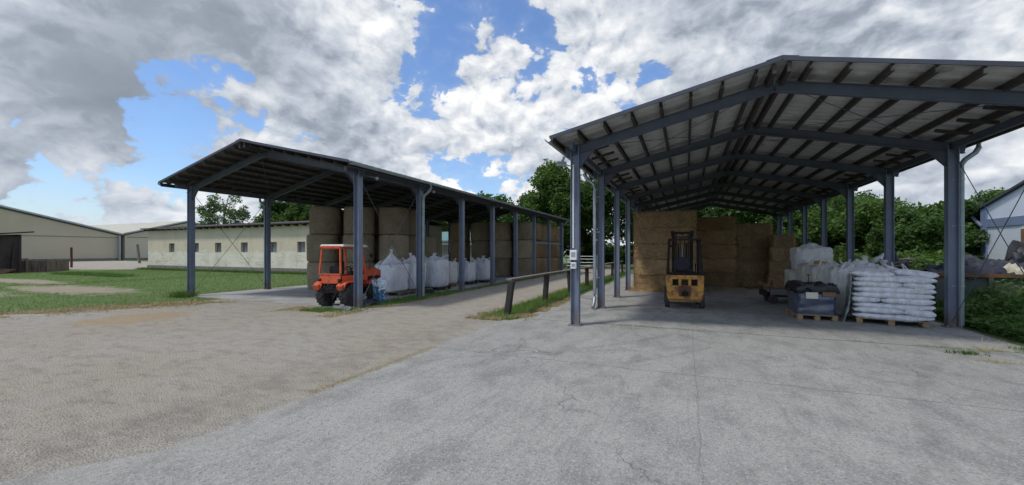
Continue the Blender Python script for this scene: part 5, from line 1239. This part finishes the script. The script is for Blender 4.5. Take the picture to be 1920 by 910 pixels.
# behind the stable
tree(-64.8, 39.8, 10.9, 4.0, 101, 'loose airy tree rising above the stable roof between left shed columns', 'leaf_pale', 6000, .19, .22, 44, group=BG, ls=.62)
tree(-70.0, 41, 6.6, 2.4, 111, 'small pale tree just left of the airy stable tree', 'leaf_pale', 2600, .18, .25, 20, group=BG, ls=.7)
tree(-58.5, 41, 6.8, 2.8, 112, 'small tree peeking above stable roof left of downpipe', 'leaf', 2600, .18, .25, 20, group=BG, ls=.7)
tree(-50, 38.4, 9.6, 3.7, 102, 'dense dark tree above the stable right of rear downpipe', 'leaf_dark', 12000, .28, .2, 26, group=BG)
tree(-44.5, 39.5, 9.8, 3.8, 103, 'dense dark tree above the stable beside the round bales', 'leaf_dark', 12000, .28, .2, 26, group=BG)
tree(-38, 44, 10.2, 4.2, 104, 'dark tree showing over the nearest round bales', 'leaf_dark', 11000, .28, .15, 26, group=BG)
tree(-31, 47, 9.0, 4.5, 105, 'green tree behind the teal roofed barn, left', 'leaf', 10000, .28, .12, 26, group=BG)
tree(-23, 48, 9.2, 4.5, 106, 'green tree behind the teal roofed barn, right', 'leaf', 10000, .28, .12, 26, group=BG)
# centre
tree(-16.6, 45, 9.4, 4.2, 107, 'dark rounded tree at left of the central group', 'leaf_dark', 20000, .22, .10, 34, group=BG)
tree(-11.6, 38.5, 10.6, 3.9, 108, 'tallest tree of the centre with a pointed airy top', 'leaf', 24000, .18, .14, 36, group=BG)
tree(-6.2, 39.5, 10.8, 4.4, 109, 'broad tree seen between the right shed left columns', 'leaf_dark', 24000, .18, .20, 36, group=BG)
tree(-.5, 43, 9.6, 4.4, 110, 'dark tree hidden mostly behind the tall straw stack', 'leaf_dark', 14000, .22, .14, 30, group=BG)
tree(-12.5, 52, 8.5, 5, 117, 'far dark tree in the gap between the two sheds', 'leaf_dark', 12000, .26, .05, 30, group=BG)
tree(-3, 55, 9, 5.5, 118, 'far dark tree behind the meadow, left of straw stack', 'leaf_dark', 12000, .26, .12, 30, group=BG)
tree(6, 42, 9.6, 4.6, 113, 'dark tree filling the far end of right shed', 'leaf_dark', 14000, .22, .08, 30, group=BG)
# right belt of bushes beyond the right columns
RB = [(8.0, 35.5, 7.0, 2.6, 'leaf', 'tree behind the farthest right shed columns'), (8.3, 29.5, 5.8, 2.3, 'leaf', 'bright bush above the topmost bulk bag'), (9.4, 27.8, 5.1, 2.2, 'leaf', 'bush between the third and fourth right columns'),
      (9.0, 23.0, 3.7, 1.7, 'leaf_dark', 'dense low bush left of the nearest right column, behind the black heap'), (8.9, 22.8, 3.9, 1.25, 'leaf', 'small bush directly behind the nearest right column'), (13.9, 34.2, 5.0, 2.2, 'leaf', 'round bush far behind the nearest right column'),
      (17.6, 38.6, 5.6, 2.3, 'leaf_pale', 'pale feathery tree just left of the blue hall'), (26.7, 53, 8.4, 3.6, 'leaf', 'tree peeking over the blue hall roof'), (14.0, 41, 6.6, 3.0, 'leaf_dark', 'dark tree rising behind the second right column'), (11.5, 42.5, 7.4, 3.2, 'leaf_dark', 'dark tree rising behind the third right column')]
for i, (x, y, h, r, mt, lb) in enumerate(RB):
    tree(x, y, h, r, 200+i, lb, mt, 15000, .10 if y < 30 else .16, .0, 30, 'bush' if y < 30 else 'tree', 'bushes and trees right of the right shed', .08)
# undergrowth along the right side of the slab
def thicket(name, label, n, f, mat, leaf, stems=0):
    P = np.array([f() for _ in range(n)]); V, F = leaf_cards(P, leaf, .6); tag(np_mesh(name, V, F, M[mat]), label, kind='stuff')
def fN():
    x = 5.55+abs(random.gauss(0, 1.5)); y = random.uniform(9.5, 17); lim = 9.55+(x-5.4)*-.12
    if x > 9: x = random.uniform(5.6, 9)
    h = min(1.05, .18+.42*(x-5.5))*(.7+.5*(.5+fbm((x*.9, y*.9, 0)))); h = max(h, .06)
    if y < 10.4: h *= .45
    if 13.8 < y < 16.1 and x > 5.9: h = .5*random.random(); y = 13.9-random.random()*.7
    return (x, y, h*random.random()**.55)
thicket('nettle_thicket', 'dense nettles and weeds right of the concrete slab', 26000, fN, 'nettle', .055)
def fN2():
    y = random.uniform(16.2, 32); x = random.uniform(5.6, min(10.5, y*.46)); h = (1.3+.8*fbm((x*.6, y*.6, 3)))*min(1, (x-5.4)/1.6)
    return (x, y, max(.05, h)*random.random()**.5)
thicket('undergrowth', 'green undergrowth beneath the bushes beyond right columns', 30000, fN2, 'nettle', .09)
def fN3():
    x = random.uniform(-14, 8); y = random.uniform(52, 62); return (x, y, random.random()**.6*(2.2+fbm((x*.2, y*.2, 0))))
thicket('far_hedge', 'dark far hedge closing the meadow', 16000, fN3, 'leaf_dark', .3)
# rim weeds at the front right edge of the slab
P = np.concatenate([rnd(1500, 5.0, 7.5, 9.1, 9.7), np.stack([RNG.normal(4.1, .10, 160), RNG.normal(8.85, .06, 160)], 1)])
blades('edge_weeds', P, .07, .006, M['nettle'], .6, 'low weeds where the slab ends at right', z0=.008)
P = np.stack([RNG.normal(4.25, .14, 260), RNG.normal(8.35, .05, 260)], 1)
blades('dry_tuft', P, .05, .002, M['dry'], 1.0, 'dry weed tuft on the concrete at right', z0=.008)
# dry dead twig plant
m = MB(); rs = random.Random(5)
for k in range(22):
    a = rs.uniform(0, 2*PI); L = rs.uniform(.2, .55); m.tube([(4.45, 9.12, .012), (4.45+math.cos(a)*L*.5, 9.12+math.sin(a)*L*.35, .05+.1*rs.random()), (4.45+math.cos(a)*L, 9.12+math.sin(a)*L*.6, .03+.22*rs.random())], [.0025, .002, .0012], 4)
tag(m.build('dead_plant', M['dry']), 'dead dry twiggy weed on the slab edge at right', 'dead plant')
# gate and bin beyond the rail
t = thing('white_gate', 'pale tubular gate beyond the timber rail', 'gate', (-8.6, 36, 0)); m = MB()
for z in (.35, .65, .95, 1.2): m.tube([(-1.4, 0, z), (1.4, 0, z)], .022, 6)
m.build('bars', M['galv'], t); 
for x in (-1.4, 1.4): m = MB(); m.tube([(x, 0, 0), (x, 0, 1.3)], .04, 8); m.build('post', M['galv'], t)
t = thing('waste_bin', 'dark waste bin on a post at the end of the timber rail', 'bin', (-3.9, 31.6, 0)); MB().lathe([(.20, .75), (.24, 1.25), (.22, 1.26)], seg=16).build('bin_body', M['pallet_dark'], t, smooth=True); m = MB(); m.tube([(0, 0, 0), (0, 0, .8)], .04, 8); m.build('post', M['galv'], t)
